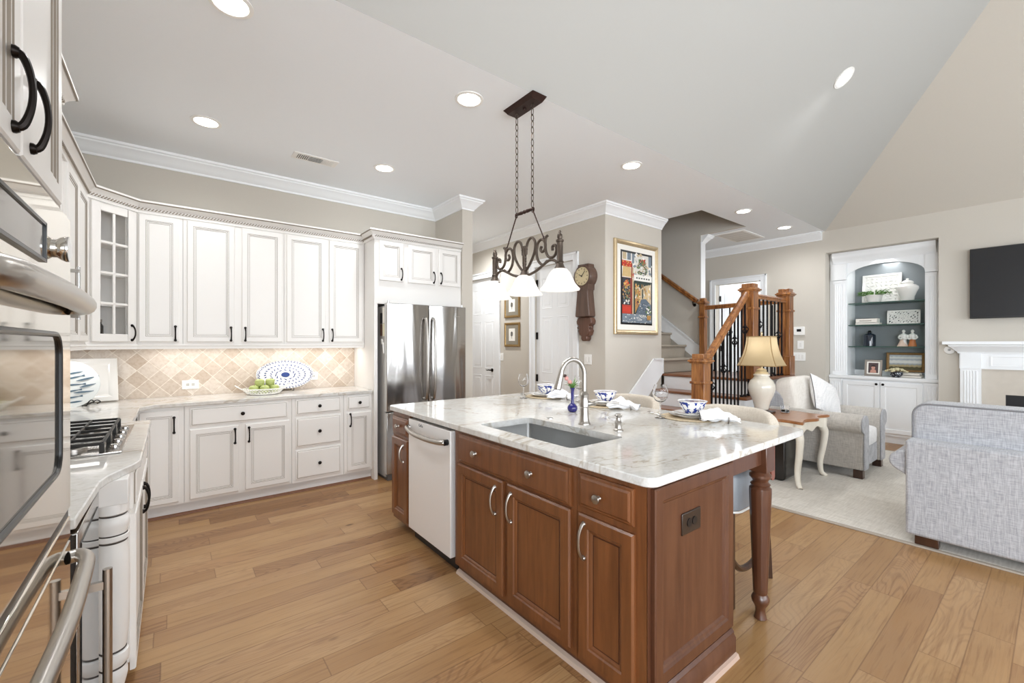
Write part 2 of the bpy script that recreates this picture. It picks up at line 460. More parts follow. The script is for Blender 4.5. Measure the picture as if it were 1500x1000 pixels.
M['rug'] = fabric('cream_rug', 'bfb8ad', 'd3cdc3', 90, 0.5)
M['rugedge'] = plain('rug_border', 'a59b8f', 0.9)

def glass(name, c='ffffff', rough=0.0, ior=1.45):
    s = N(name); s.base(c); s.set(Roughness=rough, IOR=ior); s.b.inputs['Transmission Weight'].default_value = 1.0; return s.m
M['glass'] = glass('clear_glass')
def thin_glass(name, tint, refl=0.12):
    # a flat pane: mostly lets light straight through, mirrors a little
    s = N(name); tr = s.n('BsdfTransparent'); tr.inputs['Color'].default_value = lin(tint); gl = s.n('BsdfGlossy'); gl.inputs['Roughness'].default_value = 0.02
    mx = s.n('MixShader'); lw = s.n('LayerWeight'); lw.inputs['Blend'].default_value = 0.3; p_ = s.n('Math', operation='POWER'); p_.inputs[1].default_value = 2.5; s.l(lw.outputs['Facing'], p_.inputs[0]); ad_ = s.n('MapRange'); ad_.inputs['To Min'].default_value = refl*0.5; ad_.inputs['To Max'].default_value = 0.6; s.l(p_.outputs[0], ad_.inputs['Value']); s.l(ad_.outputs[0], mx.inputs[0]); s.l(tr.outputs[0], mx.inputs[1]); s.l(gl.outputs[0], mx.inputs[2])
    s.l(mx.outputs[0], s.t.nodes['Material Output'].inputs['Surface']); return s.m
M['pane'] = thin_glass('cabinet_pane', 'ffffff', 0.07)
M['shelfglass'] = thin_glass('shelf_glass', 'cfe0da', 0.12)
M['goblet'] = glass('goblet_glass', 'ffffff', 0.0, 1.32)
M['shelfedge'] = plain('glass_edge_green', '3d5750', 0.15)
M['cobalt'] = plain('cobalt_glass', '23206e', 0.08, coat=0.5)
M['slate'] = plain('slate_back', '868c8f', 0.35, var=0.05, vs=4)
M['shade_glass'] = emit('lit_alabaster_glass', 'fff8ee', 0.93)
M['bulb'] = emit('lit_downlight', 'fff6ea', 9.0)
def make_shade():
    s = N('linen_lamp_shade'); s.base('c9b48c'); s.set(Roughness=0.8)
    tl = s.n('BsdfTranslucent'); tl.inputs['Color'].default_value = lin('cdbfa3'); mx = s.n('MixShader'); mx.inputs[0].default_value = 0.5
    s.l(s.b.outputs[0], mx.inputs[1]); s.l(tl.outputs[0], mx.inputs[2]); s.l(mx.outputs[0], s.t.nodes['Material Output'].inputs['Surface']); return s.m
M['shade'] = make_shade()

def blue_pattern(name, scale=60, thr=0.5, soft=0.03, blue='2f3f8f', base='f2f1ee'):
    s = N(name); nz = s.noise(s.coords(), scale, 3, 0.5, 0.6)
    s.base(s.ramp(nz.outputs['Fac'], [(thr-soft, base), (thr+soft, blue)])); s.set(Roughness=0.12); return s.m
M['bluefloral'] = blue_pattern('blue_floral_china', 42, 0.515, 0.02, '2d3f8c')
M['darkbowl'] = blue_pattern('navy_pattern_china', 70, 0.60, 0.03, 'c9ced6', '131a26')
M['bluechina'] = plain('cobalt_glaze', '35477f', 0.15)
M['fishblue'] = plain('fish_slate_blue', '53697a', 0.3)
M['fishplate'] = plain('fish_plate_glaze', 'd7dcdc', 0.15)

# ------------------------------------------------------------------ the setting
def struct(name, mb, m, parent=None, **k):
    o = mb.build(name, m, parent, **k)
    if parent is None: o['kind'] = 'structure'
    return o

XL, YB, XR = -0.82, 4.95, 7.7          # left wall, cabinet wall, great-room wall
YV = 2.2                               # where the flat ceiling ends and the vault begins
struct('floor', MB().box(XL-0.2, -4.0, -0.08, 9.2, 8.2, 0), M['floor'])
# flat kitchen and hall ceiling, with the stairwell opening
cb = MB()
for x0, y0, x1, y1 in ((XL-0.2, YV, 5.25, 8.2), (6.5, YV, 9.2, 8.2), (5.25, YV, 6.5, 2.81)):
    cb.box(x0, y0, CEIL, x1, y1, CEIL+0.12)
struct('ceiling', cb, M['ceil'], smooth=False)
ZR = CEIL+0.82*3.0
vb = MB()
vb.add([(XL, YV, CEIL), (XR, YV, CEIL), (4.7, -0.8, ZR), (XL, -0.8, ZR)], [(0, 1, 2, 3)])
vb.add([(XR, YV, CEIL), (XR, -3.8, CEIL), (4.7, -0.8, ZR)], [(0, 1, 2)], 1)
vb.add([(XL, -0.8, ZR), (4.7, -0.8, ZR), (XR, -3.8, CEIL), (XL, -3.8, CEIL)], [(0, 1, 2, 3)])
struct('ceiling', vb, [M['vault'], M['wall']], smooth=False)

struct('wall_cabinets', MB().box(XL-0.15, YB, 0, 2.65, YB+0.12, CEIL), M['wall'], smooth=False)
struct('wall_fridge_return', MB().box(2.65, 4.30, 0, 2.79, 8.0, CEIL), M['wall'], smooth=False)
wl = MB()
y0, y1 = WIN_FILL[0]
wl.box(XL-0.15, -3.8, 0, XL, y0, 5.6).box(XL-0.15, y1, 0, XL, YB+0.12, 5.6).box(XL-0.15, y0, 0, XL, y1, 0.45).box(XL-0.15, y0, 2.6, XL, y1, 5.6)
struct('wall_left', wl, M['wall'], smooth=False)
wbk = MB(); px = XL-0.15
for x0, x1 in WIN_BACK+[(7.9, 7.9)]:
    wbk.box(px, -3.95, 0, x0, -3.8, CEIL)
    if x1 > x0: wbk.box(x0, -3.95, 0, x1, -3.8, 0.6); wbk.box(x0, -3.95, 2.9, x1, -3.8, CEIL)
    px = x1
struct('wall_behind', wbk, M['wall'], smooth=False)
nwin = 0
def window(x0, x1, z0, z1, y, rot=0):
    global nwin; nwin += 1
    w = MB(); t = 0.07
    F = (lambda a, b: (a, y+b)) if not rot else (lambda a, b: (XL-0.075+b, a))
    def bx(a0, zz0, a1, zz1, d=0.05):
        p = F(a0, -d/2); q = F(a1, d/2); w.box(p[0], p[1], zz0, q[0], q[1], zz1)
    bx(x0, z0, x0+t, z1, .12); bx(x1-t, z0, x1, z1, .12); bx(x0, z0, x1, z0+t, .12); bx(x0, z1-t, x1, z1, .12)
    n = 3
    for i in range(1, n): bx(x0+(x1-x0)*i/n-0.012, z0, x0+(x1-x0)*i/n+0.012, z1)
    for i in range(1, 4): bx(x0, z0+(z1-z0)*i/4-0.012, x1, z0+(z1-z0)*i/4+0.012)
    struct('window_%d' % nwin, w, M['trim'], smooth=False)
for x0, x1 in WIN_BACK: window(x0, x1, 0.6, 2.9, -3.875)
for a0, a1 in WIN_FILL: window(a0, a1, 0.45, 2.6, 0, 1)  # unseen opening, added and sized to let in fill light

# hall with the two doors, picture wall, stairwell
XH, YA, XA1 = 4.1, 3.4, 5.28
wh = MB()
wh.box(XH, YA, 0, XH+0.12, 3.92, CEIL).box(XH, 3.92, 2.475, XH+0.12, 4.68, CEIL).box(XH, 4.68, 0, XH+0.12, 5.60, CEIL)
wh.box(XH, 5.60, 2.475, XH+0.12, 6.45, CEIL).box(XH, 6.45, 0, XH+0.12, 8.0, CEIL)
struct('wall_hall', wh, M['wall'], smooth=False)
struct('wall_picture', MB().box(XH+0.12, YA, 0, XA1, YA+0.12, CEIL), M['wall'], smooth=False)
struct('wall_hall_end', MB().box(2.79, 8.0, 0, 6.5, 8.1, 5.6), M['wall'], smooth=False)
struct('wall_stair_near', MB().box(XA1-0.1, YA+0.12, 0, XA1, 8.0, 5.6).box(XA1-0.1, 2.71, CEIL+.12, XA1, YA+.12, 5.6), M['wall'], smooth=False)
struct('wall_stair_far', MB().box(6.45, 3.47, 0, 6.57, 8.0, 5.6).box(6.45, 2.71, CEIL+.12, 6.57, 3.47, 5.6).box(6.45, 2.812, CEIL, 6.499, 3.47, CEIL+.12), M['wall'], smooth=False)
struct('wall_stair_header', MB().box(XA1, 2.71, CEIL+.12, 6.45, 2.81, 5.6), M['wall'], smooth=False)
struct('ceiling', MB().box(XA1-.1, 2.7, 5.6, 6.6, 8.1, 5.7), M['ceil'], smooth=False)

# great-room wall with the bookcase niche and the open door
NY0, NY1, NZ = 0.977, 2.197, 2.745
wr = MB(); T = 0.15
wr.box(XR, -3.95, 0, XR+T, NY0, CEIL).box(XR, NY0, NZ, XR+T, NY1, CEIL).box(XR, NY1, 0, XR+T, 3.10, CEIL)
wr.box(XR, 3.10, 2.44, XR+T, 3.86, CEIL).box(XR, 3.86, 0, XR+T, 8.0, CEIL)
wr.box(XR+T, NY0-0.1, 0, 8.45, NY0, NZ+.1).box(XR+T, NY1, 0, 8.45, NY1+0.1, NZ+.1).box(8.35, NY0, 0, 8.45, NY1, NZ+.1).box(XR+T, NY0, NZ, 8.35, NY1, NZ+.1)
struct('wall_right', wr, M['wall'], smooth=False)
rm = MB()
rm.box(XR+T, 2.5, 0, 9.2, 2.6, 2.7).box(9.1, 2.6, 0, 9.2, 5.5, 2.7).box(XR+T, 5.5, 0, 9.2, 5.6, 2.7).box(XR+T, 2.5, 2.7, 9.2, 5.6, 2.75)
struct('wall_side_room', rm, M['trim'], smooth=False)

# crown moulding
CP = [(0, -.125), (.012, -.125), (.016, -.108), (.026, -.100), (.045, -.075), (.068, -.050), (.088, -.036), (.092, -.024), (.104, -.018), (.108, 0), (0, 0)]
def crown(name, path): struct(name, MB().sweep(CP, [(x, y, CEIL) for x, y in path]), M['trim'], angle=25)
crown('trim_crown_kitchen', [(XL, 2.2), (XL, YB), (2.65, YB), (2.65, 4.30), (2.79, 4.30), (2.79, 8.0)])
crown('trim_crown_hall', [(XH, 8.0), (XH, YA), (XA1, YA)])
crown('trim_crown_right', [(XR, 6.5), (XR, 2.235)])
crown('trim_crown_stair', [(6.47, 3.47), (6.57, 3.47), (6.57, 3.49)])
struct('trim_stair_wall_end', MB().box(6.447, 3.458, 0.98, 6.573, 3.47, CEIL-0.1), M['trim'], smooth=False)
# baseboards
BP = [(0, 0), (.016, 0), (.016, .11), (.010, .125), (.006, .14), (0, .14)]
def baseb(name, path): struct(name, MB().sweep(BP, path), M['trim'])
baseb('baseboard_hall', [(XH, 5.50), (XH, 4.78)])
baseb('baseboard_picture', [(XH, 3.82), (XH, YA), (4.22, YA)])
baseb('baseboard_right', [(XR, 2.98), (XR, NY1)])
baseb('baseboard_mantel', [(XR, NY0), (XR, 0.80)])

# doors
def casing(name, X, y0, y1, z, side=-1, w=0.095, z0=0):
    c = MB(); t = 0.022*side
    for k, (ww, tt) in enumerate(((w, t), (w*0.55, t*1.5))):
        a = w-ww if k == 0 else w*0.40
        c.box(X, y0-w+0, z0, X+tt, y0-w+ww, z+(w if k == 0 else w)) if k == 0 else c.box(X, y0-w, z0, X+tt, y0-w+ww*0.5, z+w)
        c.box(X, y1+w-ww, z0, X+tt, y1+w, z+w) if k == 0 else c.box(X, y1+w-ww*0.5, z0, X+tt, y1+w, z+w)
        c.box(X, y0, z, X+tt, y1, z+w) if k == 0 else c.box(X, y0-w, z+w-ww*0.5, X+tt, y1+w, z+w)
    return struct(name, c, M['trim'], bevel=0.003)
DR = [(0, 0), (0, .02), (.012, .02)]
def door_leaf(name, root_loc, rotz, w, h, n=1):
    r = thing(name, None, None, root_loc, rotz); r['kind'] = 'structure'
    d = MB(r); d.box(0, 0.0, 0.01, w, 0.035, h)
    st = 0.115; mid = 0.10; pw = (w-2*st-mid)/2
    rows = [(0.22, 0.86), (0.98, 1.76), (1.88, 2.30)] if h > 2.2 else [(0.2, .9), (1.0, 1.6), (1.7, 1.9)]
    rg = [(0, 0.0), (0.004, 0.004), (0.022, -0.008), (0.028, -0.008), (0.05, 0.004), (0.052, .004)]
    for side in range(2):
        x0 = st+side*(pw+mid)
        for z0, z1 in rows: d.panel(x0, z0, x0+pw, z1, rg, y=-0.001)
    d.build('leaf', M['trim'], r)
    return r
casing('trim_1', XH, 3.92, 4.68, 2.475); casing('trim_2', XH, 5.60, 6.45, 2.475)
d1 = door_leaf('door_1', (XH+0.03, 4.675, 0), R(-90), 0.75, 2.474)
for z in (0.9, 1.5, 2.25): MB(d1).lathe([(0.008, 0), (0.008, 0.1)], (0.0, -0.008, z-.05), 10).box(-.002, -.012, z-.05, .03, -.001, z+.05).build('hinge', M['bronze'], d1)
d2 = door_leaf('door_2', (XH+0.03, 6.445, 0), R(-90), 0.84, 2.474)
hb = MB(d2); hb.lathe([(0.03, 0), (0.03, 0.008), (0.012, 0.012), (0.010, 0.05)], (0.67, -0.0, 0.955), 16, axis=(0, -1, 0))
hb.tube(smooth_path([(0.67, -.05, .955), (0.64, -.056, .958), (0.60, -.055, .952), (0.565, -.05, .958)], 4), [.010]*4+[.009]*4+[.007]*5)
hb.build('lever_handle', M['bronze'], d2)
casing('trim_3', XR, 3.10, 3.86, 2.44)
d3 = door_leaf('door_3', (XR+0.12, 3.85, 0), R(-22), 0.75, 2.43)
for z in (0.3, 1.3, 2.2): MB(d3).box(-.006, -.012, z-.05, .03, -.001, z+.05).build('hinge', M['bronze'], d3)

# diagonal travertine backsplash behind the counters
struct('trim_backsplash', MB().box(XL, YB-0.012, 0.914, 1.62, YB, 1.40).box(XL, 1.66, .914, XL+.012, YB-.012, 1.6), M['tile'], smooth=False)

# ------------------------------------------------------------------ cabinetry
WR = [(0, 0), (0, .016), (.004, .02), (.042, .02), (.0442, .0175), (.050, .0175), (.0522, .013), (.060, .013), (.0622, .010), (.072, .0095)]
WM = [0, 0, 0, 1, 0, 1, 0, 1, 0, 0]
DWR = [(0, 0), (0, .010), (.004, .012), (.012, .013), (.0145, .0165), (.020, .02)]
DWM = [0, 0, 0, 1, 0, 0]
CR = [(0, 0), (0, .012), (.007, .02), (.052, .02), (.057, .014), (.064, .012), (.072, .006), (.0765, .006)]
CM = [0, 0, 0, 0, 0, 0, 1, 0]
DCR = [(0, 0), (0, .009), (.006, .013), (.012, .014), (.020, .02)]
DCM = [0, 0, 0, 0, 0]

def bow_pull(door, x, zc, L, mat, y=-0.02, name='handle', horiz=False, proj=0.028):
    mb = MB(door, fr=FR); h = L/2
    pts = [(0, y, -h), (0, y-.012, -h*.93), (0, y-proj, -h*.5), (0, y-proj*1.15, 0), (0, y-proj, h*.5), (0, y-.012, h*.93), (0, y, h)]
    pts = [(x+p[2], p[1], zc) if horiz else (x, p[1], zc+p[2]) for p in pts]
    p = smooth_path(pts, 4); n = len(p)
    rs = [0.0052+0.0035*abs(2*i/(n-1)-1)**2 for i in range(n)]
    mb.tube(p, rs, 8)
    for s in (-1, 1):
        q = (x+s*h, y, zc) if horiz else (x, y, zc+s*h)
        mb.lathe([(.011, 0), (.011, .004), (.008, .009)], q, 10, axis=(0, -1, 0))
    return mb.build(name, mat, door)

def knob(door, x, z, mat, y=-0.02, r=0.016):
    mb = MB(door, fr=FR)
    mb.lathe([(r*.55, 0), (r*.45, .004), (r*.36, .012), (r*.75, .016), (r, .021), (r*.92, .026), (r*.5, .030), (0, .031)], (x, y, z), 16, axis=(0, -1, 0))
    return mb.build('knob', mat, door)

FR = Matrix()
def cabinet(name, label, cat, loc, rotz, w, d, z0, z1, fronts, mats=None, rings=None, group=None, open_front=None, extra=None, btop=None):
    """local frame: x along the front, y=0 the face frame, body behind it; fronts: (kind, x0, z0, x1, z1, hardware)"""
    global FR
    r = thing(name, label, cat, (loc[0], loc[1], 0), rotz, group)
    FR = W(r)
    mats = mats or [M['cab'], M['glaze']]
    body = MB(r)
    g = 0.0008
    if btop: body.box(g, 0, z0, w-g, d, btop).box(g, 0, btop, w-g, .03, z1)
    elif open_front is None: body.box(g, 0, z0, w-g, d, z1)
    else:
        ox0, oz0, ox1, oz1 = open_front; t = .018
        body.box(g, 0, z0, ox0, .02, z1).box(ox1, 0, z0, w-g, .02, z1).box(ox0, 0, z0, ox1, .02, oz0).box(ox0, 0, oz1, ox1, .02, z1)
        body.box(g, .02, z0, t, d, z1).box(w-t, .02, z0, w-g, d, z1).box(t, d-t, z0, w-t, d, z1).box(t, .02, z0, w-t, d-t, z0+t).box(t, .02, z1-t, w-t, d-t, z1)
        for k in range(1, 4):
            zz = oz0+(oz1-oz0)*k/4; body.box(t, .04, zz-.009, w-t, d-t, zz+.009)
    body.build('body', mats[0], r, smooth=False)
    wr_, wm, dr_, dm = rings or (WR, WM, DWR, DWM)
    for kind, x0, a0, x1, a1, hw in fronts:
        f = MB(r)
        if kind == 'door':
            f.panel(x0, a0, x1, a1, wr_, 0, wm); o = f.build('door', mats, r, angle=20)
        elif kind == 'drawer':
            f.panel(x0, a0, x1, a1, dr_, 0, dm); o = f.build('drawer', mats, r, angle=20)
        elif kind == 'glass':
            st = .058
            f.box(x0, -.02, a0, x0+st, 0, a1).box(x1-st, -.02, a0, x1, 0, a1).box(x0+st, -.02, a0, x1-st, 0, a0+st).box(x0+st, -.02, a1-st, x1-st, 0, a1)
            xm = (x0+x1)/2; f.box(xm-.010, -.018, a0+st, xm+.010, -.004, a1-st)
            for k in range(1, 4):
                zz = a0+st+(a1-a0-2*st)*k/4; f.box(x0+st, -.018, zz-.010, x1-st, -.004, zz+.010)
            o = f.build('door', mats, r, bevel=.004)
            MB(r).box(x0+st-.003, -.011, a0+st-.003, x1-st+.003, -.008, a1-st+.003).build('pane', M['pane'], o, smooth=False)
        for h in hw:
            if h[0] == 'pull': bow_pull(o, h[1], h[2], h[3], h[4], proj=h[5] if len(h) > 5 else .028)
            elif h[0] == 'knob': knob(o, h[1], h[2], h[3], r=h[4] if len(h) > 4 else .016)
    if extra: extra(r)
    return r
BZ = M['bronze']
def up_pull(x, z=1.475): return ('pull', x, z, .115, BZ)

# --- wall cabinets, cabinet wall (face at Y 4.62)
FU, ZU0, ZU1 = 4.62, 1.385, 2.47
dU = YB-.012-FU
def dz(x0, x1, hx): return ('door', x0, 1.405, x1, 2.437, [up_pull(hx)])
g1 = 'ivory upper cabinets on the tiled wall'
cabinet('upper_cabinet', 'ivory single-door upper cabinet beside the glass-door corner cabinet', 'cabinet', (-.22, FU), 0, .295, dU, ZU0, ZU1, [dz(.012, .27, .245)], group=g1)
cabinet('upper_cabinet', 'ivory two-door upper cabinet above the bowl of green apples', 'cabinet', (.076, FU), 0, .772, dU, ZU0, ZU1, [dz(.028, .368, .342), dz(.426, .756, .452)], group=g1)
cabinet('upper_cabinet', 'ivory two-door upper cabinet nearest the refrigerator', 'cabinet', (.849, FU), 0, .770, dU, ZU0, ZU1, [dz(.02, .374, .348), dz(.412, .748, .438)], group=g1)
# diagonal corner cabinet with the glass door
a, b = Vector((-.49, 4.35)), Vector((-.221, 4.619)); wdiag = (b-a).length
cc = cabinet('corner_cabinet', 'ivory diagonal corner cabinet with a glass-paned door', 'cabinet', (a.x, a.y), R(45), wdiag, .22, ZU0, ZU1,
        [('glass', .03, 1.405, wdiag-.03, 2.437, [('pull', wdiag-.058, 1.475, .115, BZ)])], open_front=(.075, 1.45, wdiag-.075, 2.39))
# glassware dimly seen in the glass cabinet
gj = thing('storage_jar', 'dark glass jar behind the lowest pane of the corner cabinet', 'jar', (-.455, 4.545, 1.404)); 
MB(gj).lathe([(.035, 0), (.045, .01), (.045, .12), (.034, .14), (.034, .15)], seg=18).build('body', M['glassblk'], gj); MB(gj).lathe([(.037, .15), (.037, .17), (.0, .175)], seg=18).build('lid', M['nickel'], gj)
# left wall cabinets, toward the oven tower
def left_up(r): pass
lc = cabinet('upper_cabinet', 'ivory upper cabinet with a chrome bar pull between oven tower and corner', 'cabinet', (-.49, 3.52), R(90), .825, .315, ZU0, ZU1,
        [('door', .03, 1.405, .40, 2.437, []), ('door', .42, 1.405, .80, 2.437, [])])
FR = W(lc); dd = [o for o in lc.children if o.name.startswith('door')][0]
hb_ = MB(fr=FR); hb_.tube([(.055, -.06, 1.53), (.055, -.06, 1.84)], .009, 10, m=0)
for z in (1.55, 1.815): hb_.bar((.055, -.02, z), (.055, -.065, z), .022, .022, m=0)
hb_.build('handle', M['chrome'], dd, bevel=.002)
cabinet('upper_cabinet', 'ivory deep upper cabinet beside the oven tower, only its crown showing', 'cabinet', (-.405, 1.655), R(90), 1.13, .40, 1.6, ZU1, [('door', .02, 1.62, .55, 2.437, []), ('door', .58, 1.62, 1.11, 2.437, [])])
# crown with rope bead over the wall cabinets, light rail below
KP = [(0, 0), (.012, 0), (.012, .022), (.020, .026), (.022, .04), (.034, .055), (.056, .075), (.062, .08), (.062, .094), (0, .094)]
def cab_crown(label, path, z=ZU1-.022):
    c = thing('cabinet_crown', label, 'molding', (path[0][0], path[0][1], z))
    MB().sweep(KP, [(x, y, z) for x, y in path]).build('molding', M['cab'], c, angle=20)
    MB().sweep([(.056, .072), (.063, .076), (.063, .080), (.056, .076)], [(x, y, z) for x, y in path]).build('glaze_line', M['glaze'], c)
    # rope bead: twisted little lozenges along the frieze
    rp = MB()
    for i in range(len(path)-1):
        p, q = Vector((*path[i], 0)), Vector((*path[i+1], 0)); d = (q-p); L = d.length
        if L < .02: continue
        d.normalize(); nrm = Vector((d.y, -d.x, 0)); n = int(L/.022)
        for k in range(n):
            s = p+d*(L*(k+.5)/n)+nrm*.0215+Vector((0, 0, z+.032))
            t = (d+Vector((0, 0, .8))).normalized()
            rp.obox(s, t, nrm, t.cross(nrm), .011, .005, .0035)
    rp.build('rope_bead', M['glaze'], c, smooth=False)
    return c
cab_crown('roped ivory crown running over the corner and tiled-wall upper cabinets', [(-.49, 2.83), (-.49, 4.35), (-.2205, 4.6195), (1.617, 4.62)])
cab_crown('roped ivory crown over the cabinet above the refrigerator', [(1.62, 4.62), (1.62, 4.33), (2.648, 4.33)], ZU1-.015)
cab_crown('short ivory crown end high beside the oven tower', [(-.405, 1.66), (-.405, 2.79), (-.81, 2.79)])
LP = [(-.02, 0), (.006, 0), (.010, -.012), (.004, -.018), (.004, -.040), (-.02, -.040)]
lr = thing('light_rail', 'ivory light rail under the corner and tiled-wall upper cabinets', 'molding', (-.49, 3.52, ZU0))
MB().sweep(LP, [(x, y, ZU0) for x, y in [(-.49, 3.52), (-.49, 4.35), (-.2205, 4.6195), (1.617, 4.62)]]).build('rail', M['cab'], lr, angle=20)
# under-cabinet light bars
for x0, x1 in ((-.15, .70), (.80, 1.55)):
    s = thing('under_cabinet_light', 'slim light bar under the uppers, %s' % ('toward the corner cabinet' if x0 < 0 else 'toward the refrigerator'), 'light', ((x0+x1)/2, 4.80, ZU0-.018))
    MB().box(x0, 4.71, ZU0-.016, x1, 4.81, ZU0-.001).build('housing', M['white'], s)
    light('AREA', ((x0+x1)/2, 4.76, ZU0-.02), 1.9, WARM, x1-x0, .08)
light('AREA', (-.55, 4.6, ZU0-.02), 1.0, WARM, .3, .05)

# --- cabinet over the refrigerator, end panels
def fr_panel(r):
    MB(r).box(0, .001, 0, .036, .619, 1.80).build('end_panel', M['cab'], r, bevel=.002)
    MB(r).box(.0365, .004, 1.80, 1.027, .02, 2.02).build('valance', M['cab'], r)
fz = 4.33
cabinet('refrigerator_cabinet', 'ivory three-door cabinet boxed in above the refrigerator', 'cabinet', (1.621, fz), 0, 1.027, YB-fz-.002, 1.80, 2.48,
        [('door', .048, 2.04, .308, 2.448, [('pull', .285, 2.12, .115, BZ)]), ('door', .363, 2.04, .688, 2.44, [('pull', .665, 2.12, .115, BZ)]), ('door', .731, 2.04, 1.007, 2.445, [('pull', .755, 2.12, .115, BZ)])],
        extra=lambda r: MB(r).box(0, .001, 0, .036, .617, 1.80).build('end_panel', M['cab'], r, bevel=.002))

# --- base cabinets, cabinet wall (face Y 4.39)
FB, ZB0, ZB1 = 4.39, .10, .884
dB = YB-FB-.001
g2 = 'ivory base cabinets on the tiled wall'
P = lambda x, z: ('pull', x, z, .12, BZ)
K = lambda x, z: ('knob', x, z, BZ)
cabinet('base_cabinet', 'ivory narrow-door corner base cabinet half behind the cooktop counter', 'cabinet', (-.21, FB), 0, .29, dB, ZB0, ZB1, [('door', .015, .125, .255, .858, [P(.225, .74)])], group=g2)
cabinet('base_cabinet', 'ivory base cabinet with one wide drawer over two doors', 'cabinet', (.081, FB), 0, .788, dB, ZB0, ZB1,
        [('drawer', .035, .712, .755, .865, [K(.40, .79)]), ('door', .035, .125, .372, .690, [P(.345, .60)]), ('door', .422, .125, .768, .690, [P(.448, .60)])], group=g2)
cabinet('base_cabinet', 'ivory base cabinet with three knobbed drawers', 'cabinet', (.870, FB), 0, .466, dB, ZB0, ZB1,
        [('drawer', .032, .725, .437, .872, [K(.235, .80)]), ('drawer', .032, .425, .437, .700, [K(.235, .562)]), ('drawer', .032, .128, .437, .400, [K(.235, .262)])], group=g2)
cabinet('base_cabinet', 'ivory narrow base cabinet with drawer and door next to the refrigerator', 'cabinet', (1.337, FB), 0, .283, dB, ZB0, ZB1,
        [('drawer', .03, .73, .262, .87, [K(.148, .80)]), ('door', .03, .128, .262, .70, [P(.058, .63)])], group=g2)
tk = thing('toe_kick', 'white toe kick with brown shoe strip under the ivory base cabinets', 'toe kick', (-.2, 4.45, 0))
MB().box(-.21, 4.425, 0, 1.62, 4.45, .0995).build('board', M['toe'], tk)
MB().sweep([(0, 0), (.018, 0), (.012, .014), (0, .02)], [(-.21, 4.425), (1.62, 4.425)]).build('shoe_strip', M['shoe'], tk)

# --- left run: corner base, cooktop cabinet (bumped out), turned pilaster, beverage cooler
cabinet('base_cabinet', 'ivory base cabinet in the recess between cooktop bump-out and corner', 'cabinet', (-.215, 3.52), R(90), .865, .60, ZB0, ZB1, [('door', .03, .125, .40, .69, []), ('drawer', .03, .712, .40, .865, [])])
cabinet('cooktop_cabinet', 'ivory bumped-out base cabinet under the gas cooktop', 'cabinet', (-.135, 2.335), R(90), 1.165, .68, ZB0, ZB1,
        [('drawer', .03, .712, .57, .865, []), ('drawer', .60, .712, 1.13, .865, []), ('door', .03, .05, .57, .69, [('pull', .545, .60, .12, BZ, .021)]), ('door', .60, .05, 1.13, .69, [('pull', .625, .60, .12, BZ, .021)])])
pil = thing('turned_pilaster', 'white turned corner post at the near end of the cooktop cabinet', 'post', (-.175, 2.215, 0))
MB(pil).lathe([(.046, 0), (.046, .02), (.036, .05), (.033, .09), (.040, .12), (.044, .14), (.044, .16), (.037, .172), (.037, .178), (.046, .19), (.049, .21), (.046, .23), (.038, .236), (.038, .242), (.042, .26), (.047, .33), (.049, .42), (.050, .50), (.048, .58), (.044, .63), (.041, .645), (.041, .65), (.047, .655), (.047, .67), (.041, .675), (.043, .69), (.050, .712), (.048, .735), (.040, .745), (.040, .75), (.046, .755), (.046, .775), (.044, .79)], seg=28).build('turning', M['cab'], pil)
for z, q_ in ((.175, .0375), (.239, .0385), (.648, .0415), (.673, .0415), (.748, .0405)): MB(pil).lathe([(q_-.001, z-.005), (q_+.0025, z), (q_-.001, z+.005)], seg=28).build('glaze_line', M['glazed'], pil)
q = MB(pil, fr=W(pil) @ Matrix.Rotation(R(0), 4, 'Z')); q.box(-.047, -.047, .79, .047, .047, .884).build('block', M['cab'], pil, bevel=.003)
MB(pil).box(-.40, -.105, .10, -.062, .115, .884).build('filler', M['cab'], pil)

wc = thing('beverage_cooler', 'built-in beverage cooler with black glass door and steel bar handle', 'cooler', (-.235, 1.66, 0), R(90))
MB(wc).box(.002, .0, .02, .435, .55, .875).build('cabinet', plain('cooler_grey', '55565a', .4), wc, bevel=.002)
cd = MB(wc).box(.004, -.034, .10, .432, -.002, .872).build('door', M['steel'], wc, bevel=.003)
MB(wc).box(.045, -.037, .15, .39, -.034, .83).build('glass', M['glassblk'], cd)
hb_ = MB(wc); hb_.tube([(.06, -.088, .12), (.06, -.088, .735)], .011, 12)
for z in (.16, .69): hb_.bar((.06, -.034, z), (.06, -.09, z), .014, .022)
hb_.build('handle', M['nickel'], cd)
MB(wc).box(.004, .05, 0, .432, .07, .09).build('toe_grille', M['black'], wc)

# --- L-shaped quartzite worktop
ws = thing('worktop', 'pale veined quartzite L-shaped worktop along the left and tiled walls', 'worktop', (-.3, 4.6, .884))
pts = [(XL+.013, 1.662), (-.205, 1.662), (-.195, 2.06), (-.18, 2.13), (-.150, 2.20), (-.118, 2.27), (-.100, 2.34), (-.100, 3.51), (-.112, 3.522), (-.187, 3.522), (-.187, 4.255), (-.115, 4.36), (1.619, 4.36), (1.619, YB-.013), (XL+.013, YB-.013)]
MB().prism(pts, 'z', .884, .914).build('slab', M['stone'], ws, bevel=.004, angle=30)

